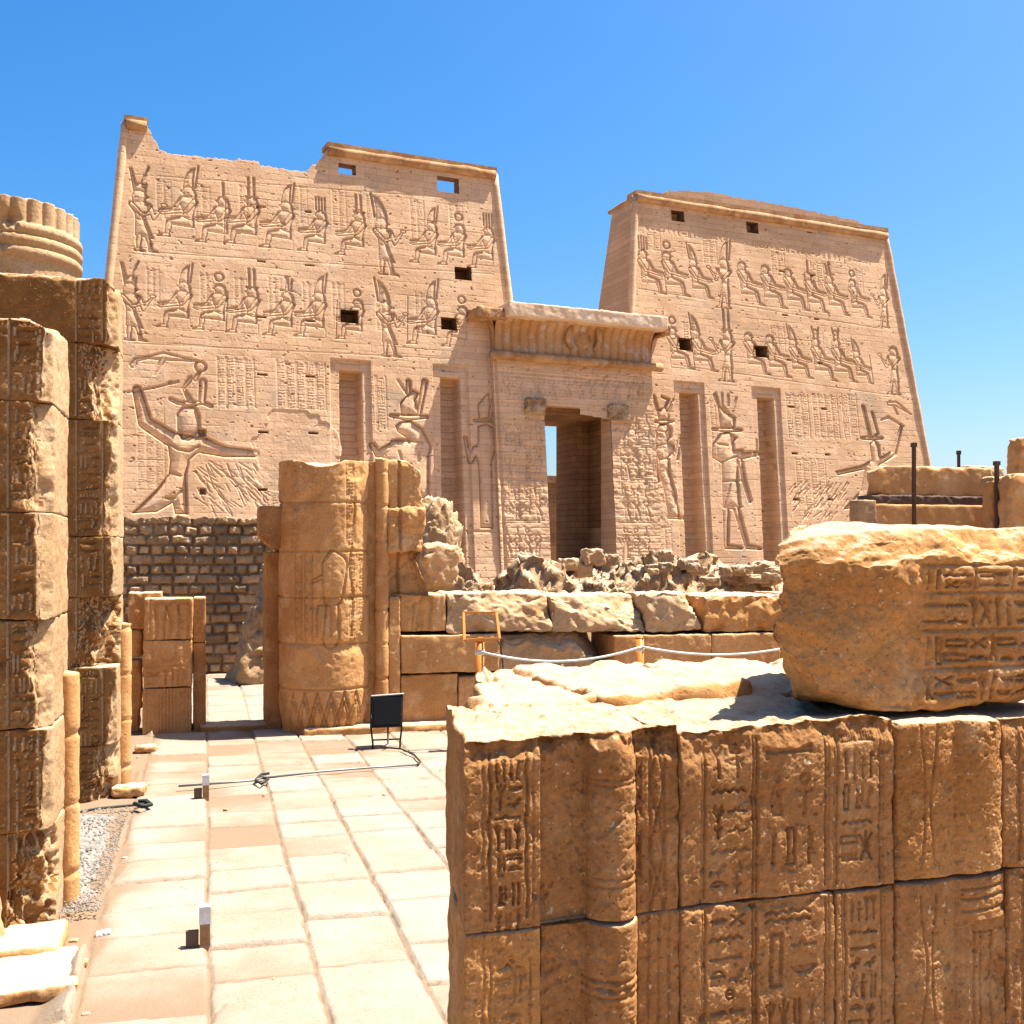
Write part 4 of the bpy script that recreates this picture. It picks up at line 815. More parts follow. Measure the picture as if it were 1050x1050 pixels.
wblock(.0, WS(556), zb, ZJ, .85, 'orange', lambda x, z: (lambda f: (glyph_column(f, .095, WS(556) - .05, .02, .55, 90, .011, .0035), f.line([(.07, 0), (.07, .66)], .005, .006), f.h + tool(x, z, 20))[2])(Fld(x, z)), 20, 'lower corner block in golden stone', warp=shear)
def lowmid(x, z):
    f = Fld(x, z); o_ = WS(557); a, d, L = WS(603) - o_, WS(655) - o_, WS(698) - o_
    rr = (d - a) / 2; h = np.where(x < a, -.045, np.where(x < d, -.045 + 1.15 * np.sqrt(np.maximum(0, rr * rr - (x - (a + d) / 2) ** 2)), -.01))
    for q in (.45, .42, .39, .2): f.line([(a, q), (d, q - .006)], .007, .011)
    for q in (.25, .5, .75): f.line([(d + (L - d) * q, 0), (d + (L - d) * q, .66)], .005, .008)
    return h + f.h + tool(x, z, 21)
wblock(WS(556), sx[1] + .004, zb, ZJ - .003, .8, 'near', lowmid, 21, 'lower block with a banded half column')
wblock(sx[1], sx[2], zb, ZJ, .8, 'near', front_text(((722, 772), (776, 846)), 110, .66, sx[1], False), 22, 'lower block with two worn hieroglyph columns and dark stains')
wblock(sx[2], sx[3], zb, ZJ - .002, .8, 'near', front_text(((866, 904),), 130, .66, sx[2], False), 23)
wblock(sx[3], sx[4] + .03, zb, ZJ + .004, .8, 'near', front_C(.66, 24, True), 24, 'lower block with a carved capital and small shrine panel')
wblock(sx[4] + .03, sx[4] + .9, zb, ZJ + .008, .8, 'near', front_text(((1050, 1110), (1116, 1180)), 150, .66, sx[4] + .03, False), 25)
wblock(.01, sx[2], zb - .62, zb, .9, 'near', None, 26, res=.012, warp=shear); wblock(sx[2], sx[4] + .9, zb - .62, zb, .9, 'near', None, 27, res=.012)
wblock(-.04, sx[4] + .9, -.96, zb - .62, .95, 'near', None, 28, res=.02, y=-.06, warp=shear)
# rear rows of the same thick wall: a broad rough top
for k, (x0, x1, y0, dp, zt_) in enumerate(((.33, .95, .93, 1.25, .0), (.9, 1.75, .9, 1.3, .03), (1.7, 2.6, .88, 1.35, .015), (2.55, 3.6, .82, 1.4, .0))):
    def wp(P, P0, x0=x0, k=k):
        q = topbump(P, P0, .05)
        if k == 0: q[:, 0] += np.clip(1 - P0[:, 0] / .5, 0, 1) * (.33 * P[:, 1] + .05 * n2(P0[:, 1], P0[:, 2], 4, 5, 3))
        return q
    V, Q = blockV(x1 - x0, dp, ZT + zt_ + .94, .022, .022, rnd=(.03, .06), rfreq=3, rough=(.012, 6), seed=60 + k, big=(.02, 1.5), warp=wp)
    o = meshobj('stone_block', (V + (x0, y0, -.94)) * KS + (0, 0, ZW - KS * ZT), Q, M['orange'], wall)
# the great inscribed block lying on the wall
def bigblock():
    x0 = WS(822); wd, dp, ht = 1.5, 1.25, .765
    def fr(x, z):
        f = Fld(x, z); r0 = .63; rows = [(.03, .165), (.185, .325), (.345, .485), (.505, .6)]
        for k, (a, b) in enumerate(rows):
            glyph_row(f, r0 + .01, wd - .02, a, b, 200 + k, .03, .004); f.line([(r0 - .02, b + .01), (wd, b + .012)], .008, .018)
        fade = sstep(.59, .69, x + .06 * n2(x, z, 6, 4, 3))
        h = f.h * fade + tool(x, z, 31)
        h += (1 - fade) * (.035 * n2(x, z, 3.2, 33, 4) - .02 * fbm(np.stack([x * 5, z * 5, x * 0], 1), 3, 6, True))
        return h
    cuts = [((-.82, .57, 0), -.02, .05), ((0, -.8, .85), .47, .05), ((-.3, -1, -.7), -.08, .04), ((-.75, -.2, -.62), -.17, .05)]
    def wp(P, P0):                                       # the broken end is rounded off like a boulder
        t_ = np.clip(1 - P[:, 0] / .6, 0, 1); q = P.copy(); f_ = np.sqrt(1 - .6 * t_ ** 2.2); q[:, 2] = .5 + (P[:, 2] - .5) * f_; q[:, 1] = .7 + (P[:, 1] - .7) * np.sqrt(1 - .45 * t_ ** 2.4); return q
    V, Q = blockV(wd, dp, ht, .0062, .016, front=fr, rnd=(.03, .1), rfreq=2.2, rough=(.012, 7), seed=33, big=(.035, 1.6), cuts=cuts, warp=wp)
    V[:, 2] -= V[:, 2].min(); V *= KS
    p = W0 + we * x0 * KS + np.array([-we[1], we[0]]) * .04
    o = meshobj('inscribed_block', V, Q, M['orange'], None, True, (p[0], p[1], ZW - .02)); o.rotation_euler = (R(.5), 0, WA)
    tag(o, 'big golden broken block with rows of hieroglyphs lying on top of the foreground wall', 'stone block')
bigblock()

# ================================================================== left: two carved pillars along the path
def pillar_front(cols, ht, sd_, A, e, chipx, chipA):
    def fn(x, z):
        f = Fld(x, z)
        for k, (a, b) in enumerate(cols): glyph_column(f, a, b, .02, ht - .02, sd_ + 5 * k, A, e)
        return f.h + tool(x, z, sd_)
    return fn
def pillar(name, xr, xl, Y, dp, joints, mat, cols, seed, label, parent=None, A=.014, e=.005, res=.011, rollx=None, chip=.12, gouge={}):
    root = thing(name, ((xl + xr) / 2, Y + dp / 2, 0), label, 'carved pillar'); ox, oy = (xl + xr) / 2, Y + dp / 2
    wd = xr - xl; rs = np.random.RandomState(seed)
    for k, (z0, z1) in enumerate(zip(joints[:-1], joints[1:])):
        ht = z1 - z0 - .004; off = rs.uniform(-.004, .004); c_ = gouge.get(k, chip * rs.uniform(.45, 1.15)); tp = k == len(joints) - 2
        cuts = [((1, -.75, rs.uniform(-.2, .2)), (wd - c_ + rs.uniform(-.03, .03)) / math.hypot(1, .75), .4 * c_)]
        if tp: cuts += [((.8, -.2, 1), (wd * .8 + ht * 1 - .12) / 1.3, .05), ((0, -.6, 1), (ht - .03) / 1.17, .05)]
        def fr(x, z, k=k, ht=ht):
            return pillar_front(cols, ht, seed * 10 + k * 3, A * 1.6, e, 0, 0)(x, z)
        V, Q = blockV(wd, dp, ht, res, .03, front=fr, rnd=(.004, .014), rfreq=5, rough=(.006, 12), seed=seed + k, big=(.008, 2.2), cuts=cuts)
        o = meshobj('stone_block', V + (xl - ox + off, Y - oy + rs.uniform(-.004, .004), z0), Q, M[mat], root)
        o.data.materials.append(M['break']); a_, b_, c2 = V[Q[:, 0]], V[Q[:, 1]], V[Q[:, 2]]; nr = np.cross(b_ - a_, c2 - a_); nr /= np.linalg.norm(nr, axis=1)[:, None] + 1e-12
        o.data.polygons.foreach_set('material_index', (((nr[:, 0] > .55) & (a_[:, 0] > wd * .6)) | ((nr[:, 0] > .3) & (a_[:, 0] > wd - .07))).astype(np.int32))   # broken edges paler; whole sunward side too, its sunlit look put into the colour
    return root, ox, oy
YN = G(48, 965)[1]; xN = G(52, 965)[0]
def zat(px, py, Y): return PY(px, py, Y)[2]
JN = [-.06] + [zat(35, y, YN) for y in (853, 747, 635, 525, 411, 322)]
np_, ox, oy = pillar('carved_pillar', xN, xN - .95, YN, .85, JN, 'shaded', [(.95 - .22, .95 - .06), (.95 - .45, .95 - .29)], 3, 'nearest left pillar with a hieroglyph column and a broken sunlit edge', gouge={0: .26}, chip=.11, A=.016)
# corner roll at its rear right edge: lower part whole, upper part broken
m = MB(); zz = np.linspace(0, zat(62, 690, YN + .7), 60); rs = np.random.RandomState(5)
def rolltube(root, ox, oy, x, y, z0, z1, r, mat, seed, n=18, name='corner_roll'):
    zz = np.linspace(z0, z1, max(8, int((z1 - z0) / .02))); th = np.linspace(0, 2 * math.pi, n + 1)[:-1]; Z, T_ = np.meshgrid(zz, th, indexing='ij')
    P = np.stack([np.cos(T_).ravel(), np.sin(T_).ravel(), Z.ravel()], 1); rr = r * (1 + .1 * fbm(P * (1, 1, 3.5), 3, seed)) - .012 * (np.abs(((P[:, 2] * 2.3) % 1) - .5) < .04)
    V = np.stack([x - ox + P[:, 0] * rr, y - oy + P[:, 1] * rr, P[:, 2]], 1); k = len(zz); a = np.arange((k - 1) * n).reshape(k - 1, n)
    Q = np.stack([a, np.roll(a, -1, 1), np.roll(a, -1, 1) + n, a + n], 2).reshape(-1, 4); V = np.concatenate([V, [[x - ox, y - oy, z1 + r * .2]]])
    T = [((k - 1) * n + i, (k - 1) * n + (i + 1) % n, len(V) - 1) for i in range(n)]
    return meshobj(name, V, Q, M[mat], root, True, None, T)
YF = G(122, 820)[1]; xF = G(120, 820)[0]
JF = [-.08] + [zat(100, y, YF) for y in (765, 684, 612, 550, 430, 352, 284)]
fp, fx, fy = pillar('carved_pillar', xF, xF - 1.25, YF, .8, JF, 'shaded', [(1.25 - .34, 1.25 - .12)], 7, 'farther left pillar, taller, with oval cartouches and a worn bright right side', gouge={2: .34, 0: .2, 5: .2}, chip=.13, A=.018, e=.006, res=.013)
rolltube(np_, ox, oy, xN + .01, YN + .68, 0, zat(64, 690, YN + .68), .075, 'ruin', 4)
rolltube(fp, fx, fy, xF + .0, YF + .55, 0, zat(125, 640, YF + .5), .09, 'ruin', 14)
# fallen stones at the feet of the near pillar
a = G(3, 968); rock('fallen_block', (.5, .5, .42), (a[0] - .28, a[1] + .12, -.03), 'break', 'pale fallen block at the left edge beside the nearest pillar', 'stone block', 71, rnd=(.04, .1), rough=.03)
a = G(22, 1010); rock('carved_slab', (.95, .62, .07), (a[0] - .2, a[1] + .02, -.03), 'ruin', 'flat worn slab with cut marks on the ground at the lower left corner', 'stone slab', 73, rz=.12, rnd=(.2, .4), rough=.3, res=.009)
a = G(35, 968); rock('fallen_block', (.75, .5, .12), (a[0] - .2, a[1] - .12, -.03), 'ruin', 'low rough step stone in front of the nearest pillar', 'stone block', 75, rnd=(.15, .3), rough=.06)
a = G(106, 958); rock('pebble', (.085, .055, .03), (a[0], a[1], -.012), 'white', 'small white stone on the sand beside the path', 'stone', 77)
for k, (px, py, s_, l_) in enumerate(((80, 988, .07, 'small dark stone at the edge of the lower left slab'), (150, 770, .16, 'flat stone on the path edge behind the farther pillar'), (132, 815, .2, 'low stone at the foot of the farther left pillar'))):
    a = G(px, py); rock('loose_stone', (s_ * 1.5, s_, s_ * .5), (a[0], a[1], -.02), 'ruin', l_, 'stone', 80 + k)

rs = random.Random(31)
for k in range(26):                                      # grit and chips along the edge of the paving
    px, py = rs.choice([(rs.uniform(60, 120), rs.uniform(930, 1045)), (rs.uniform(118, 160), rs.uniform(765, 900)), (rs.uniform(215, 460), rs.uniform(762, 1040))]); a = G(px, py); q = rs.uniform(.012, .035)
    rock('stone_chip', (q * 1.4, q, q * .6), (a[0], a[1], -.0 if px > 200 else -.02), 'ruin', 'tiny stone chip lying loose on the sand and paving', 'stone', 400 + k, rz=rs.uniform(0, 3), res=q / 5)['group'] = 'stone chips on the ground'
# broken reed column behind the far pillar
def column(name, cx, cy, r, z0, z1, fn, mat, label, res=.02, root=None, part='shaft'):
    n = int(2 * math.pi * r / res); k = int((z1 - z0) / res); th = np.linspace(0, 2 * math.pi, n, endpoint=False); zz = np.linspace(z0, z1, k + 1)
    Z, T_ = np.meshgrid(zz, th, indexing='ij'); z, t_ = Z.ravel(), T_.ravel(); dr, dz = fn(t_, z); rr = r + dr
    V = np.stack([np.cos(t_) * rr, np.sin(t_) * rr, z + dz], 1); a = np.arange(k * n).reshape(k, n); Q = np.stack([a, np.roll(a, -1, 1), np.roll(a, -1, 1) + n, a + n], 2).reshape(-1, 4)
    top = V[-n:]; m_ = MB(); m_.add(V, Q); base = k * n; Vc = []
    rings = 8; VV = [V]; q2 = []; prev = base + np.arange(n); cnt = len(V)
    for g_ in range(1, rings + 1):
        f_ = 1 - g_ / rings; P = top * (f_, f_, 1) if g_ < rings else top * (.02, .02, 1); P = P.copy(); P[:, 2] = top[:, 2] * (f_ * .7 + .0) + (1 - f_ * .7) * top[:, 2].mean() + .05 * noise(P * 3.1, 4)
        VV.append(P); cur = cnt + np.arange(n); cnt += n; q2.append(np.stack([prev, np.roll(prev, -1), np.roll(cur, -1), cur], 1)); prev = cur
    o = meshobj(part, np.concatenate(VV), np.concatenate([Q] + q2), M[mat], root); return o
col = thing('broken_column', (*PY(6, 570, 12.6)[:2], 0), 'round column top with reed stems and bands behind the farther left pillar', 'broken column')
cr = XY(80, 12.6) - XY(6, 12.6); ztop, zb1, zb2 = zat(40, 222, 12.6), zat(40, 246, 12.6), zat(40, 280, 12.6)
def reeds(t_, z):
    st = .06 * np.abs(np.sin(t_ * 14)) ** .4 * (z > zb1) - .05 * (z > zb1)
    bd = .045 * np.abs(np.sin((z - zb2) / (zb1 - zb2) * math.pi * 3)) ** .5 * (z < zb1) * (z > zb2)
    brk = np.clip(.5 * n2(np.cos(t_) * 1.2, z + np.sin(t_) * 1.2, 2.6, 4, 5) + 1.2 * np.cos(t_ + 2.3) - .75, 0, .5)
    return st + bd - brk * .2 + .006 * n2(t_ * 3, z, 3, 2), -sstep(zb1, ztop, z) * (brk * .12 + .03 * np.abs(n2(t_ * 2, z * 0, 1.5, 8)))
column('broken_column', 0, 0, cr, zat(40, 430, 12.6), ztop, reeds, 'break', '', root=col, part='capital', res=.012)
column('broken_column', 0, 0, cr * .97, 0, zat(40, 430, 12.6) + .01, lambda t_, z: (.01 * n2(t_ * 3, z, 1, 6), 0 * z), 'ruin', '', root=col, res=.05)

# ================================================================== screen wall, doorway and the engaged column
YS = G(178, 751)[1]; zS = zat(178, 613, YS)
scr = thing('screen_wall', (XY(178, YS), YS, 0), 'low carved screen wall of brown blocks left of the small doorway', 'screen wall'); o0 = np.array([XY(178, YS), YS, 0])
xa, xb = XY(147, YS), XY(197, YS); zs = [-.06] + [zat(178, y, YS) for y in (705, 656, 613)]
def scr_front(k):
    def fn(x, z):
        f = Fld(x, z); W_ = xb - xa; H_ = zs[k + 1] - zs[k]
        if k == 0:
            for q in np.arange(.05, W_ - .03, .038): f.line([(q, .05), (q, H_ - .02)], .008, .022)
        elif k == 1:
            glyph_row(f, .04, W_ - .04, .02, H_ * .4, 5, .026, .005); f.line([(.03, H_ * .45), (W_ - .03, H_ * .45)], .008, .02)
            f.rim([lens(W_ * .5, H_ * .8, .1, .16)], .014, .008); f.line([(.1, H_ * .5), (.1, H_)], .008, .012); f.line([(W_ - .1, H_ * .5), (W_ - .1, H_)], .008, .012)
        else:
            for a_, s_ in ((.2, .0), (.36, .03), (.5, .02)): f.sunk([c(a_ * W_ / .62, .0, .06, a_ * W_ / .62 + s_, .2, .05), c(a_ * W_ / .62 + s_, .2, .05, a_ * W_ / .62, .4, .08)], .04, .03, .005)
            f.line([(.07, 0), (.07, H_)], .008, .012); f.line([(W_ - .07, 0), (W_ - .07, H_)], .008, .012)
        return f.h + tool(x, z, 50 + k)
    return fn
for k in range(3):
    V, Q = blockV(xb - xa, .5, zs[k + 1] - zs[k] - .006, .013, .04, front=scr_front(k), rnd=(.008, .02), rough=(.006, 8), seed=90 + k, big=(.01, 2)); meshobj('stone_block', V + (xa - o0[0] + (k - 1) * .01, 0, zs[k]), Q, M['ruin'], scr)
for k, (z0, z1) in enumerate(((-.05, zat(203, 660, YS)), (zat(203, 660, YS) + .006, zS - .005))):
    V, Q = blockV(XY(211, YS) - xb - .01, .55, z1 - z0, .016, .03, rnd=(.01, .02), seed=95 + k); meshobj('door_jamb', V + (xb - o0[0] + .01, .1, z0), Q, M['near'], scr)
p = [XY(129, YS + .3), XY(146, YS + .3)]
scr2 = thing('broken_pilaster', (p[0], YS + .3, 0), 'narrow broken pilaster stones between the farther left pillar and the screen wall', 'broken pilaster')
for k, (y0, y1) in enumerate(((755, 728), (728, 676), (674, 645), (645, 607))):
    z0, z1 = zat(138, y0, YS + .3), zat(138, y1, YS + .3); V, Q = blockV(p[1] - p[0] - (.04 if k < 2 else 0) + (.2 if k == 3 else 0), .35, z1 - z0 - .008, .016, .03, rnd=(.02, .06) if k < 3 else (.01, .02), rough=(.015, 8), seed=100 + k); meshobj('stone_block', V + ((.03 * (k % 2)), 0, z0 if k else -.03), Q, M['ruin'], scr2)
# doorway right jamb and broken corner stone
YP = G(340, 752)[1]
xp0, xp1 = XY(289, YP), XY(386, YP); pr = (xp1 - xp0) / 2 * 1.02; pcx, pcy = (xp0 + xp1) / 2, YP + pr * .75
pier = thing('engaged_column', (pcx, pcy, 0), 'tall broken column with chevron leaves carved at its base beside the doorway', 'engaged column')
zp = [0] + [zat(335, y, YP) for y in (706, 660, 612, 565, 515, 472)]
def shaft(t_, z):
    f = Fld(-(t_ + math.pi / 2) * 0 + (((t_ + math.pi / 2 + math.pi) % (2 * math.pi)) - math.pi) * pr, z)   # arc length from the front, left negative
    u = f.x
    for q in zp[1:-1]: f.line([(-2, q + .0), (2, q)], .012, .025)
    zc = zp[1]
    for k in range(-7, 8):
        for s_ in (-1, 1):
            f.line([(k * .17, zc - .04), (k * .17 + s_ * .15, .03)], .01, .035); f.line([(k * .17, zc - .16), (k * .17 + s_ * .1, .03)], .009, .03)
    for k, q in enumerate((-.42, -.28, .3, .44)): glyph_column(f, q - .05, q + .05, zp[2] + .04, zp[4] - .04, 300 + k, .03, .005)
    glyph_column(f, -.52, -.42, zp[4] + .05, zp[6] - .05, 330, .03, .005); glyph_column(f, .2, .32, zp[4] + .1, zp[6] - .05, 331, .03, .005)
    f.rim([c(0, zp[2] + .05, .1, .02, zp[3], .07), c(.02, zp[3], .12, .05, zp[3] + .38, .16), lens(.03, zp[4] - .1, .09, .11), c(.12, zp[3] + .36, .03, -.22, zp[3] + .2, .02)], .035, .011)
    f.line([(-.18, zp[2] + .1), (-.18, zp[3] - .1), (.0, zp[3] - .1), (.0, zp[2] + .1)], .01, .03)
    f.line([(.33, zp[5] + .05), (.28, zp[4] + .1), (.24, zp[4] - .2), (.3, zp[3]), (.27, zp[2] + .1)], .009, .03)
    fl = f.h + .008 * n2(u, z, 2, 61, 4) - .03 * np.clip(n2(u, z, 1.6, 63, 3) - .35, 0, .3) / .3
    fl = fl - .035 * np.clip(n2(u, z, 2.4, 71, 4) - .18, 0, .3) / .3 * np.exp(-(np.min([np.abs(z - q) for q in zp], axis=0) / .12) ** 2) + .004 * n2(u, z, 16, 72, 4) - .008 * np.clip(n2(u, z, 12, 73, 3) - .45, 0, .3) / .3
    taper = -.05 * sstep(.35, 0, z)
    topc = .12 * np.clip(-.2 + u * .0 + np.cos((u + .12) * 4.5), 0, 1)
    return fl + taper, -topc * sstep(zp[5], zp[6], z) * .9
column('engaged_column', 0, 0, pr, -.02, zp[6], shaft, 'ruin', '', res=.014, root=pier)
def pbk(name, x0, x1, y0, dp, z0, z1, mat, seed, parent, org, front=None, rnd=(.01, .03), cuts=(), res=.015, big=.012, rough=.008):
    V, Q = blockV(x1 - x0, dp, z1 - z0, res, res * 1.6, front=front, rnd=rnd, rough=(rough, 8), seed=seed, big=(big, 2.2), cuts=cuts); return meshobj(name, V + (x0 - org[0], y0 - org[1], z0), Q, M[mat], parent)
PO = (pcx, pcy)
pbk('pilaster', XY(370, YP), XY(400, YP), YP + .12, .6, 0, zat(390, 472, YP), 'near', 129, pier, PO)
rolltube(pier, *PO, XY(393, YP), YP + .12, 0, zat(393, 470, YP), .085, 'ruin', 31, name='corner_roll')
xq0, xq1 = XY(404, YP), XY(436, YP)
pbk('pilaster', XY(400, YP), XY(412, YP), YP + .1, .5, 0, zat(405, 612, YP), 'ruin', 130, pier, PO)
zA, zB, zC, zD = zat(405, 612, YP), zat(410, 566, YP), zat(415, 520, YP), zat(415, 471, YP); wA = XY(437, YP) - XY(398, YP)
def mass(x, z):
    zz = z + zA + .05 * n2(x, z, 3, 5, 3); h = np.where(zz > zC, .0, np.where(zz > zB, .06, -.12)); h = np.where((x > wA * .28) & (x < wA * .36), h - .05, h)
    return h + .05 * n2(x, z, 3.5, 6, 5) * (zz < zC) - .03 * fbm(np.stack([x * 6, z * 6, x * 0], 1), 3, 7, True) * (zz < zC) + tool(x, z, 8)
def massw(P, P0):
    q = P.copy(); zz = P0[:, 2] + zA; right = np.interp(zz, [zA, zB - .1, zB + .08, zC, zC + .1, zD - .15, zD], [1.12, .78, .98, 1.04, .93, .9, .74]) + .05 * n2(P0[:, 2], P0[:, 1], 5, 9, 4)
    q[:, 0] = P[:, 0] * np.where(P0[:, 0] > .3 * wA, 1 + (right - 1) * sstep(.3, 1, P0[:, 0] / wA), 1); return q
V, Q = blockV(wA, .6, zD - zA, .013, .025, front=mass, rnd=(.02, .06), rough=(.012, 8), seed=131, big=(.02, 2.2), warp=massw, cuts=[((.6, -.2, 1), (wA * .6 + (zD - zA) - .14) / 1.18, .05)])
o = meshobj('broken_capital', V + (XY(398, YP) - pcx, YP + .1 - pcy, zA), Q, M['ruin'], pier); o['label'] = 'ragged broken masonry with a pale lower hollow'
pbk('door_jamb', XY(272, YP + .55), XY(289, YP + .55), YP + .55, .6, 0, zat(280, 566, YP + .55), 'near', 134, pier, PO)
pbk('corner_stone', XY(266, YP + .3), XY(291, YP + .3), YP + .3, .7, zat(280, 563, YP + .3), zat(280, 519, YP + .3), 'near', 135, pier, PO, cuts=[((-1, 0, -1), -.12, .03)])
pbk('base_ledge', XY(312, YP - .2), XY(470, YP), YP - .16, .4, -.05, zat(400, 746, YP - .1) + .03, 'ruin', 136, pier, PO, rnd=(.02, .05))
m = MB(); th_z = .07; pbk('threshold', XY(205, YS + .1), XY(274, YP + .5), YS - .05, .5, -.06, .06, 'near', 137, pier, PO)

# ================================================================== mid wall of broken blocks
mid = thing('ruined_block_wall', (XY(600, YP), YP + .1, 0), 'long low wall of broken buff blocks behind the orange rope posts', 'ruined wall'); MO = (XY(600, YP), YP + .1)
YM = YP + .12
def carved(sd_):
    def fn(x, z):
        f = Fld(x, z); H_ = z.max(); W_ = x.max()
        f.sunk([c(W_ * .3, 0, .04, W_ * .35, H_ * .7, .05), c(W_ * .55, 0, .06, W_ * .55, H_ * .8, .09), ('p', [(W_ * .42, H_ * .6), (W_ * .72, H_ * .6), (W_ * .7, H_ * .9), (W_ * .45, H_ * .9)])], .05, .04, .006)
        f.line([(W_ * .88, 0), (W_ * .88, H_)], .01, .015); f.line([(.05, 0), (.05, H_)], .01, .012); return f.h + tool(x, z, sd_) * 1.5
    return fn
def rowblocks(edges, y0, y1, mats, seed, fronts=None, jit=.05):
    for k in range(len(edges) - 1):
        a, b = edges[k], edges[k + 1]; xm = (a + b) / 2; z0, z1 = zat(xm, y1, YM), zat(xm, y0, YM); mt = mats[k % len(mats)]
        rs = np.random.RandomState(seed + k); br = mt in ('break', 'orange')
        fr = fronts[k] if fronts and k < len(fronts) and fronts[k] else (lambda x, z, s_=seed + k: .05 * n2(x, z, 1.8, s_, 4) - .05 * fbm(np.stack([x * 3 + s_, z * 4, x * 0], 1), 3, s_, True)) if br else (lambda x, z, s_=seed + k: tool(x, z, s_))
        w_ = XY(b, YM) - XY(a, YM); h_ = z1 - z0
        cuts = [((rs.uniform(-.35, .35), -1, rs.uniform(.6, 1.1)), (h_ * rs.uniform(.62, .8)) * .72, .08), ((rs.choice([-1, 1]) * .8, -.5, .8), (w_ * .55 + h_ * .62) * .75, .07)] if br else []
        pbk('stone_block', XY(a, YM) + .012, XY(b, YM), YM + rs.uniform(-.02, jit), .95, z0 + .006, z1 + rs.uniform(-.03, .0), mt, seed + k, mid, MO, fr, rnd=(.03, .09) if br else (.008, .02), cuts=cuts, res=.02, big=.03 if br else .01, rough=.02 if br else .008)
rowblocks([410, 458, 566, 664, 722, 806, 870, 960], 608, 648, ['ruin', 'break', 'break', 'break', 'orange', 'ruin', 'ruin'], 150, [carved(1)])
rowblocks([410, 512, 629, 729, 800, 880, 960], 649, 690, ['ruin', 'break', 'ruin', 'ruin', 'ruin', 'ruin'], 170, [None])
rowblocks([410, 470, 560, 680, 800, 960], 691, 750, ['ruin', 'ruin', 'ruin', 'ruin', 'ruin'], 190)

# ================================================================== mud brick wall and rubble behind
YB = G(200, 690)[1]
def mudwall():
    x0, x1, zt_ = XY(60, YB), XY(330, YB), zat(200, 531, YB); res = .018; nu, nv = int((x1 - x0) / res), int(zt_ / res)
    X, Z = np.meshgrid(np.linspace(0, x1 - x0, nu + 1), np.linspace(0, 1, nv + 1), indexing='ij'); x = X.ravel(); z = (Z * zt_).ravel()
    xx = x + .02 * n2(x, z, 3.2, 3, 3); zz = z + .025 * n2(x, z, 1.2, 4, 3); rh = .185; row = np.floor(zz / rh); rs = np.random.RandomState(8)
    bw = .24 + .16 * (row % 2) + .03 * np.sin(row * 7.3); off = np.sin(row * 12.9) * .3; cx = np.floor((xx + off) / bw)
    dx = ((xx + off) / bw - cx - .5) * bw; dz_ = zz - (row + .5) * rh
    hsh = np.sin(cx * 91.7 + row * 37.3) * 43758.5; hsh = hsh - np.floor(hsh); hs2 = hsh * 7.7 - np.floor(hsh * 7.7)
    d = np.maximum(np.abs(dx) - bw * .5 + .014 + .018 * hs2, np.abs(dz_) - rh * .5 + .012 + .014 * hsh); r_ = .04
    h = .085 * sstep(.006, -.022, d) * (.35 + .8 * hsh) + .03 * n2(x, z, 9, 6, 5) + .04 * n2(x, z, 1, 9, 2)
    h -= .05 * (hs2 > .93)
    top = zt_ + 0 * x; zv = z + (z / zt_) ** 6 * .09 * n2(x, x * 0, 2.6, 7, 4)
    V = np.stack([x + x0, YB - h + .04 * z * 0, zv], 1); g_ = np.arange(len(x)).reshape(nu + 1, nv + 1); Q = [gridq(nu + 1, nv + 1)]; n_ = len(V); VV = [V]; prev = g_[:, -1]
    for k in range(1, 14):
        P = V[g_[:, -1]].copy(); P[:, 1] = YB + k * .06; P[:, 2] += .05 * n2(P[:, 0], P[:, 1], 4, 9, 3) - .02; VV.append(P); cur = n_ + np.arange(nu + 1); n_ += nu + 1; Q.append(np.stack([prev[:-1], prev[1:], cur[1:], cur[:-1]], 1)); prev = cur
    P = VV[-1].copy(); P[:, 2] = 0; VV.append(P); cur = n_ + np.arange(nu + 1); Q.append(np.stack([prev[:-1], prev[1:], cur[1:], cur[:-1]], 1))
    VA = np.concatenate(VV); o = meshobj('mud_brick_wall', VA - (x0, YB, 0), np.concatenate(Q), M['mudwall'], None, True, (x0, YB, 0))
    tn = np.zeros(len(VA), np.float32); tn[:len(x)] = np.where(d < 0, .6 + .8 * hs2, .6); tn[len(x):] = 1; o.data.attributes.new('tint', 'FLOAT', 'POINT').data.foreach_set('value', tn)
    tag(o, 'dark mud brick wall of irregular courses behind the small doorway', 'brick wall')
mudwall()
def mound(name, px0, px1, ptop, Y, ry, mat, label, seed, res=.035, amp=.22, p=.55, skew=0, cat='rubble'):
    xa_, xb_ = XY(px0, Y), XY(px1, Y); cx_, rx = (xa_ + xb_) / 2, (xb_ - xa_) / 2; ht = zat((px0 + px1) / 2, ptop, Y)
    nu, nv = int(2 * rx / res), int(2 * ry / res); u, v = np.meshgrid(np.linspace(-1, 1, nu + 1), np.linspace(-1, 1, nv + 1), indexing='ij'); u, v = u.ravel(), v.ravel()
    x, y = u * rx, v * ry; rr = np.abs(u - skew * (1 - u * u)) ** 2.4 + np.abs(v) ** 2.4 + .25 * n2(x, y, 1.2, seed, 3)
    z = ht * np.clip(1 - rr, 0, 1) ** p; P = np.stack([x, y, z], 1)
    k = np.clip(z / ht * 3, 0, 1); dsp = amp * (fbm(P * 1.9, 3, seed) * .7 + fbm(P * 5.5, 4, seed + 4, True) * .55 - .15); P[:, 2] = np.maximum(P[:, 2] + dsp * k, -.05); P[:, 0] += k * amp * .5 * fbm(P * 3.1, 3, seed + 8); P[:, 1] += k * amp * .5 * fbm(P * 3.1, 3, seed + 12)
    o = meshobj(name, P, gridq(nu + 1, nv + 1), M[mat], None, True, (cx_, Y, 0)); return tag(o, label, cat)
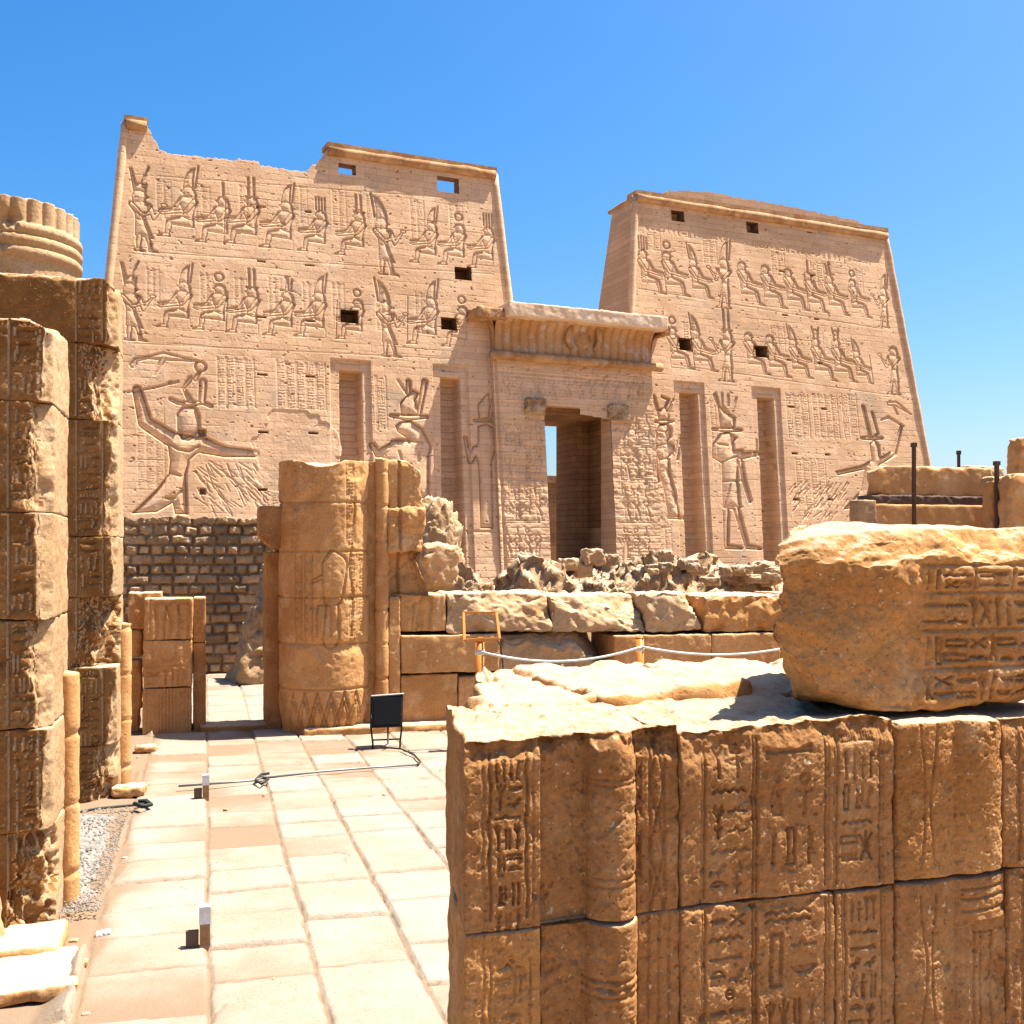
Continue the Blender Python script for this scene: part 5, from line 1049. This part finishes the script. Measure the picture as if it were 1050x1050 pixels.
def heap(name, px0, px1, ptop, Y, dp, mat, label, seed, rough=.16, fr=3.2, res=.028, cat='rubble', cuts=()):
    x0, x1 = XY(px0, Y), XY(px1, Y); ht = zat((px0 + px1) / 2, ptop, Y) + .3; w_ = x1 - x0; mn = min(w_, ht, dp)
    def wp(P, P0):
        k = fbm(P0 * fr, 5, seed, True) * rough - rough * .3 + fbm(P0 * fr * .45, 3, seed + 3) * rough * .9; cn = np.array([w_ / 2, dp / 2, ht * .35]); n_ = P - cn; n_ /= np.linalg.norm(n_, axis=1)[:, None] + 1e-6; return P + n_ * k[:, None]
    V, Q = blockV(w_, dp, ht, res, res * 1.5, rnd=(.3 * mn, .3 * mn), rfreq=1.2, rough=(.01, 6), seed=seed, warp=wp, cuts=cuts)
    return tag(meshobj(name, V - (w_ / 2, dp / 2, .3), Q, M[mat], None, True, ((x0 + x1) / 2, Y + dp / 2, 0)), label, cat)
heap('rubble_mound', 232, 300, 572, 19.6, 1.2, 'mud', 'steep crumbling heap of mud rubble seen through the small doorway', 5, cuts=[((-1, -.1, .35), -.02, .12)])
heap('mud_brick_stump', 412, 478, 514, 18.6, 1.2, 'mud', 'tall eroded brown stump rising behind the broken column capital', 9, rough=.22, fr=4.0, cuts=[((1, -.2, .62), 2.35, .2)])
heap('mud_brick_stump', 455, 506, 558, 18.3, 1.0, 'mud', 'lower eroded lump sloping down right of the tall brown stump', 10, rough=.2, fr=4.5, cuts=[((1, -.2, 1), 1.75, .15)])
mound('rubble_mound', 500, 600, 577, 21.0, 1.4, 'mud', 'low brown rubble heap left of the gateway foot', 13, amp=.3)
mound('rubble_mound', 585, 800, 573, 23.0, 1.8, 'mud', 'long crumbling rubble bank right of the gateway foot', 17, amp=.32)
mound('rubble_mound', 470, 960, 590, 27.0, 3, 'mud', 'broad low rubble bank between the block wall and the pylon', 21, amp=.3, res=.06)
def stone_at(px, py, wpx, hpx, Y, mat, label, seed, rnd=(.12, .3), name='loose_stone', dp=None, zoff=0):
    p_ = PY(px, py, Y); t_ = p_[0] * sy_ + p_[1] * cy_; w_, h_ = wpx * t_ / F, hpx * t_ / F
    return rock(name, (w_, dp or w_ * .8, h_), (p_[0], p_[1], p_[2] + zoff), mat, label, 'stone', seed, rnd=rnd, rough=.06)
stone_at(451, 608, 37, 42, 15.4, 'break', 'rounded golden boulder on the wall behind the broken capital', 31, (.15, .4), 'boulder')
for k, (px, py, wp, hp, l_) in enumerate(((583, 583, 20, 9, 'angular stone on the rubble under the doorway, left one'), (608, 578, 22, 13, 'largest pale stone on the rubble under the gateway'), (628, 578, 14, 8, 'small round stone right of the pale stone under the gateway'), (598, 590, 18, 10, 'brown stone below the pale stone under the gateway'),
                                          (683, 576, 14, 10, 'round stone perched on the rubble bank below the goddess relief'), (752, 598, 30, 14, 'squared stone at the right end of the rubble bank'), (784, 597, 28, 18, 'squared stone beside the great inscribed block'), (705, 582, 18, 8, 'flat stone right of the round perched stone'), (560, 592, 22, 9, 'flat stone on the left rubble heap'))):
    stone_at(px, py + 3, wp, hp + 3, 21.0 if px < 640 else 21.9, 'rubble' if k in (2, 5, 7) else 'break', l_, 40 + k)
rs = random.Random(77)
for k in range(26):                                      # rubble lumps of the far bank
    px = rs.uniform(520, 800); stone_at(px, 592 + rs.uniform(-6, 10), rs.uniform(8, 20), rs.uniform(5, 10), rs.uniform(20.3, 21.6), rs.choice(['rubble', 'mud', 'break']), 'rough lump among the loose rubble in front of the pylon foot', 200 + k)['group'] = 'rubble lumps before the pylon'

# ================================================================== right background: broken walls, poles
YR = 20.0
rw_ = thing('broken_wall', (XY(950, YR), YR, 0), 'buff block on a dark brick footing behind the great inscribed block', 'broken wall'); RO = (XY(950, YR), YR)
pbk('stone_block', XY(898, YR), XY(1018, YR), YR, .35, zat(950, 509, YR), zat(950, 478, YR), 'ruin', 301, rw_, RO, rnd=(.03, .12), res=.03, cuts=[((-1, 0, 1), .35, .08)])
pbk('brick_footing', XY(893, YR - .1), XY(1018, YR), YR - .1, .5, zat(950, 518, YR), zat(950, 508.5, YR), 'wood', 302, rw_, RO, res=.03, rough=.02)
pbk('brick_footing', XY(890, YR - .1), XY(1022, YR), YR - .15, .6, -.05, zat(950, 517.5, YR), 'ruin', 303, rw_, RO, res=.05)
pbk('brick_stub', XY(876, YR - .1), XY(893, YR), YR - .2, .3, -.05, zat(885, 513, YR), 'mud', 304, rw_, RO, res=.03)
def standstone(px0, px1, y1, Y, mat, label, seed, base=-.05, **k):
    x0, x1 = XY(px0, Y), XY(px1, Y); z1 = zat((px0 + px1) / 2, y1, Y); V, Q = blockV(x1 - x0, .4, z1 - base, .03, .05, rnd=(.05, .15), rough=(.02, 5), seed=seed, big=(.04, 1.2), **k)
    return tag(meshobj('upright_stone', V + (-(x1 - x0) / 2, -.2, 0), Q, M[mat], None, True, ((x0 + x1) / 2, Y + .2, base)), label, 'stone block')
standstone(1017, 1037, 489, 19.0, 'ruin', 'narrow buff stone beside the right end of the broken background wall', 311)
standstone(1036, 1100, 485, 18.4, 'ruin', 'wide buff stone at the right edge behind the inscribed block', 313)
standstone(1044, 1110, 449, 21.0, 'ruin', 'tallest stone rising at the right edge of the picture', 315)
standstone(990, 1032, 478, 24.0, 'break', 'pale leaning stone far behind the rusty posts', 317)
def post(px, y0, Y, wpx, label):
    x, _, z1 = PY(px, y0, Y); w_ = wpx * 20 / F / 2; m = MB(); m.tube([(0, 0, -.05), (.01, 0, z1 * .5), (0, 0, z1)], [w_, w_ * .95, w_], 4, True); m.box(-w_ * 1.05, w_ * 1.05, -w_ * 1.05, w_ * 1.05, z1 * .985, z1 + .02)
    return tag(m.build('wooden_post', M['wood'], None, False, (x, Y, 0)), label, 'post')
post(937, 455, 19.6, 5, 'tallest dark wooden post in front of the background wall'); post(983, 463, 23, 4.5, 'short dark post showing behind the background wall'); post(1022, 474, 18.8, 5.5, 'dark post between the background wall and right edge stones')

# ================================================================== rope barrier and frame sign
YO = 12.4
def opost(px, ytop, label):
    x, _, z1 = PY(px, ytop, YO); m = MB(); m.tube([(0, 0, -.03), (0, 0, z1)], .05, 14); m.tube([(0, 0, z1), (0, 0, z1 + .012)], [.055, .03], 14)
    o = thing('barrier_post', (x, YO, 0), label, 'barrier post', 'orange rope posts'); m.build('pole', M['orangewood'], o, True)
    m = MB(); m.tube([(0, 0, z1 - .16), (0, 0, z1 - .1)], .056, 14); m.build('rope_collar', M['rope'], o, True); return x, z1
x1_, z1_ = opost(492, 657, 'orange post carrying the empty frame sign'); x2_, z2_ = opost(656, 654, 'orange rope post in the middle before the block wall'); x3_, z3_ = opost(826, 652, 'orange rope post hidden beside the great block')
def rope(a, b, sag, label):
    m = MB(); P = [(a[0] + (b[0] - a[0]) * t, YO - .06, a[1] + (b[1] - a[1]) * t - sag * 4 * t * (1 - t)) for t in np.linspace(0, 1, 30)]
    m.tube(P, .014, 8); tag(m.build('rope', M['rope'], None, True), label, 'rope', 'barrier ropes')
rope((x1_, z1_ - .12), (x2_, z2_ - .1), .14, 'pale rope sagging between the frame sign post and middle post'); rope((x2_, z2_ - .1), (x3_, z3_ - .08), .12, 'pale rope sagging from the middle post to the great block')
fr = thing('sign_frame', (x1_, YO, z1_), 'empty orange square frame on top of the left rope post', 'sign frame')
fx0, fx1, fz0, fz1 = XY(475, YO) - x1_, XY(511, YO) - x1_, zat(492, 656, YO) - z1_, zat(492, 629, YO) - z1_
m = MB(); b_ = .022; pt = [(fx0, -.05, fz0), (fx1, -.05, fz0 + .01), (fx1 + .0, .1, fz1), (fx0 + .025, .1, fz1 + .005)]
for i in range(4):
    m.tube([pt[i], pt[(i + 1) % 4]], .02, 4)
m.build('frame', M['orangewood'], fr); m = MB(); m.box(-.03, .03, -.05, .0, -.005, fz0 + .03); m.build('bracket', M['orangewood'], fr)
# black cable hanging beside the sign
m = MB(); a = PY(509, 652, YP - .02); m.tube([(a[0], YP, a[2]), (a[0] + .06, YP - .02, a[2] - .15), (a[0] + .1, YP - .02, a[2] - .5), (a[0] + .09, YP, .02)], .009, 6); tag(m.build('cable', M['cable'], None, True), 'thin black cable hanging down the block wall by the frame sign', 'cable')

# ================================================================== floodlight
a = G(396, 767); fl = thing('floodlight', (a[0], a[1], 0), 'black rectangular floodlight on a low metal stand before the engaged column', 'floodlight')
k_ = (a[0] * sy_ + a[1] * cy_) / F; pw = 33 * k_ / 2; zt_ = 54 * k_; zb_ = 21 * k_
V, Q = blockV(pw * 2, .09, zt_ - zb_, .012, .012, rnd=(.014, 0), rough=(0, 1), big=None); V -= (pw, .045, 0); ti = R(-14); V = np.stack([V[:, 0] + V[:, 2] * .06, V[:, 1] * math.cos(ti) - V[:, 2] * math.sin(ti), V[:, 2] * math.cos(ti) + V[:, 1] * math.sin(ti) + zb_], 1)
meshobj('lamp_housing', V, Q, M['black'], fl)
m = MB(); m.box(-pw + .03, pw - .03, -.004, 0, .03, zt_ - zb_ - .04); Vg = np.concatenate(m.V); Vg = np.stack([Vg[:, 0] + Vg[:, 2] * .06, (Vg[:, 1] - .047) * math.cos(ti) - Vg[:, 2] * math.sin(ti), Vg[:, 2] * math.cos(ti) + (Vg[:, 1] - .047) * math.sin(ti) + zb_], 1); meshobj('lamp_glass', Vg, np.concatenate(m.Q), M['glass'], fl, False)
m = MB(); m.tube([(-pw + .02, .05, zt_ - .01), (pw + .03, .05, zt_ + .005)], .012, 6); m.build('top_rail', M['steel'], fl)
for s_ in (-1, 1):
    m = MB(); m.tube([(s_ * pw * .95, .0, zb_ + .15), (s_ * pw * .95, -.02, zb_ - .02), (s_ * pw * .85, -.02, .06), (s_ * pw * .85, -.02, -.02)], .011, 6); m.build('stand_leg', M['black'], fl, True)
m = MB(); m.tube([(-pw * .9, -.02, .1), (pw * .9, -.02, .1)], .01, 6); m.build('cross_bar', M['black'], fl)
m = MB(); P = [(a[0] + .02, a[1] - .0, zb_), (a[0] + .01, a[1] - .06, .06), (a[0] - .06, a[1] - .14, .035), (a[0] + .12, a[1] - .3, .035)] + [G(x, y, .035) for x, y in ((425, 774), (431, 781), (428, 784))]; m.tube(P, .01, 6); tag(m.build('cable', M['cable'], None, True), 'black cable curling on the paving from the floodlight', 'cable')
m = MB(); m.tube([G(x, y, .03) for x, y in ((428, 784), (380, 787), (330, 791), (268, 798))], .011, 8); tag(m.build('conduit', M['steel'], None, True), 'long grey conduit pipe lying across the paving from the floodlight cable', 'pipe')
m = MB(); m.tube([G(x, y, .045) for x, y in ((270, 797), (262, 800), (238, 802), (183, 806))], .011, 8); tag(m.build('conduit', M['steel'], None, True), 'shorter grey conduit pipe by the farther path light', 'pipe')
m = MB(); m.tube([G(x, y, .045) for x, y in ((276, 793), (268, 794), (262, 800), (268, 804), (275, 799), (268, 797))], .014, 8); tag(m.build('pipe_joint', M['cable'], None, True), 'dark tangled joint between the two conduit pipes', 'pipe joint')
m = MB(); m.tube([G(x, y, .03) for x, y in ((75, 834), (100, 829), (132, 826), (150, 824))], .012, 6); m.tube([G(x, y, .05) for x, y in ((138, 824), (146, 827), (155, 825), (150, 821), (142, 822))], .02, 6); tag(m.build('cable', M['cable'], None, True), 'thin cable with a black connector at the foot of the farther pillar', 'cable')
# ================================================================== path lights
def plight(px, py, h, label, g):
    x, y, _ = G(px, py); o = thing('path_light', (x, y, 0), label, 'path light', g); w_ = .028
    m = MB(); m.box(-w_, w_, -w_, w_, -.03, h * .58); m.build('post', M['cornice'], o); m = MB(); m.box(-w_ - .003, w_ + .003, -w_ - .003, w_ + .003, h * .58, h); m.build('cap', M['white'], o)
    m = MB(); m.box(-w_ - .075, -w_ - .005, -.012, .012, .0, .1); m.build('side_plate', M['plate'], o)
plight(210, 971, .235, 'nearer low white capped light post in the paving joint', 'path lights'); plight(211, 819, .22, 'farther low white capped light post by the conduit pipe', 'path lights')
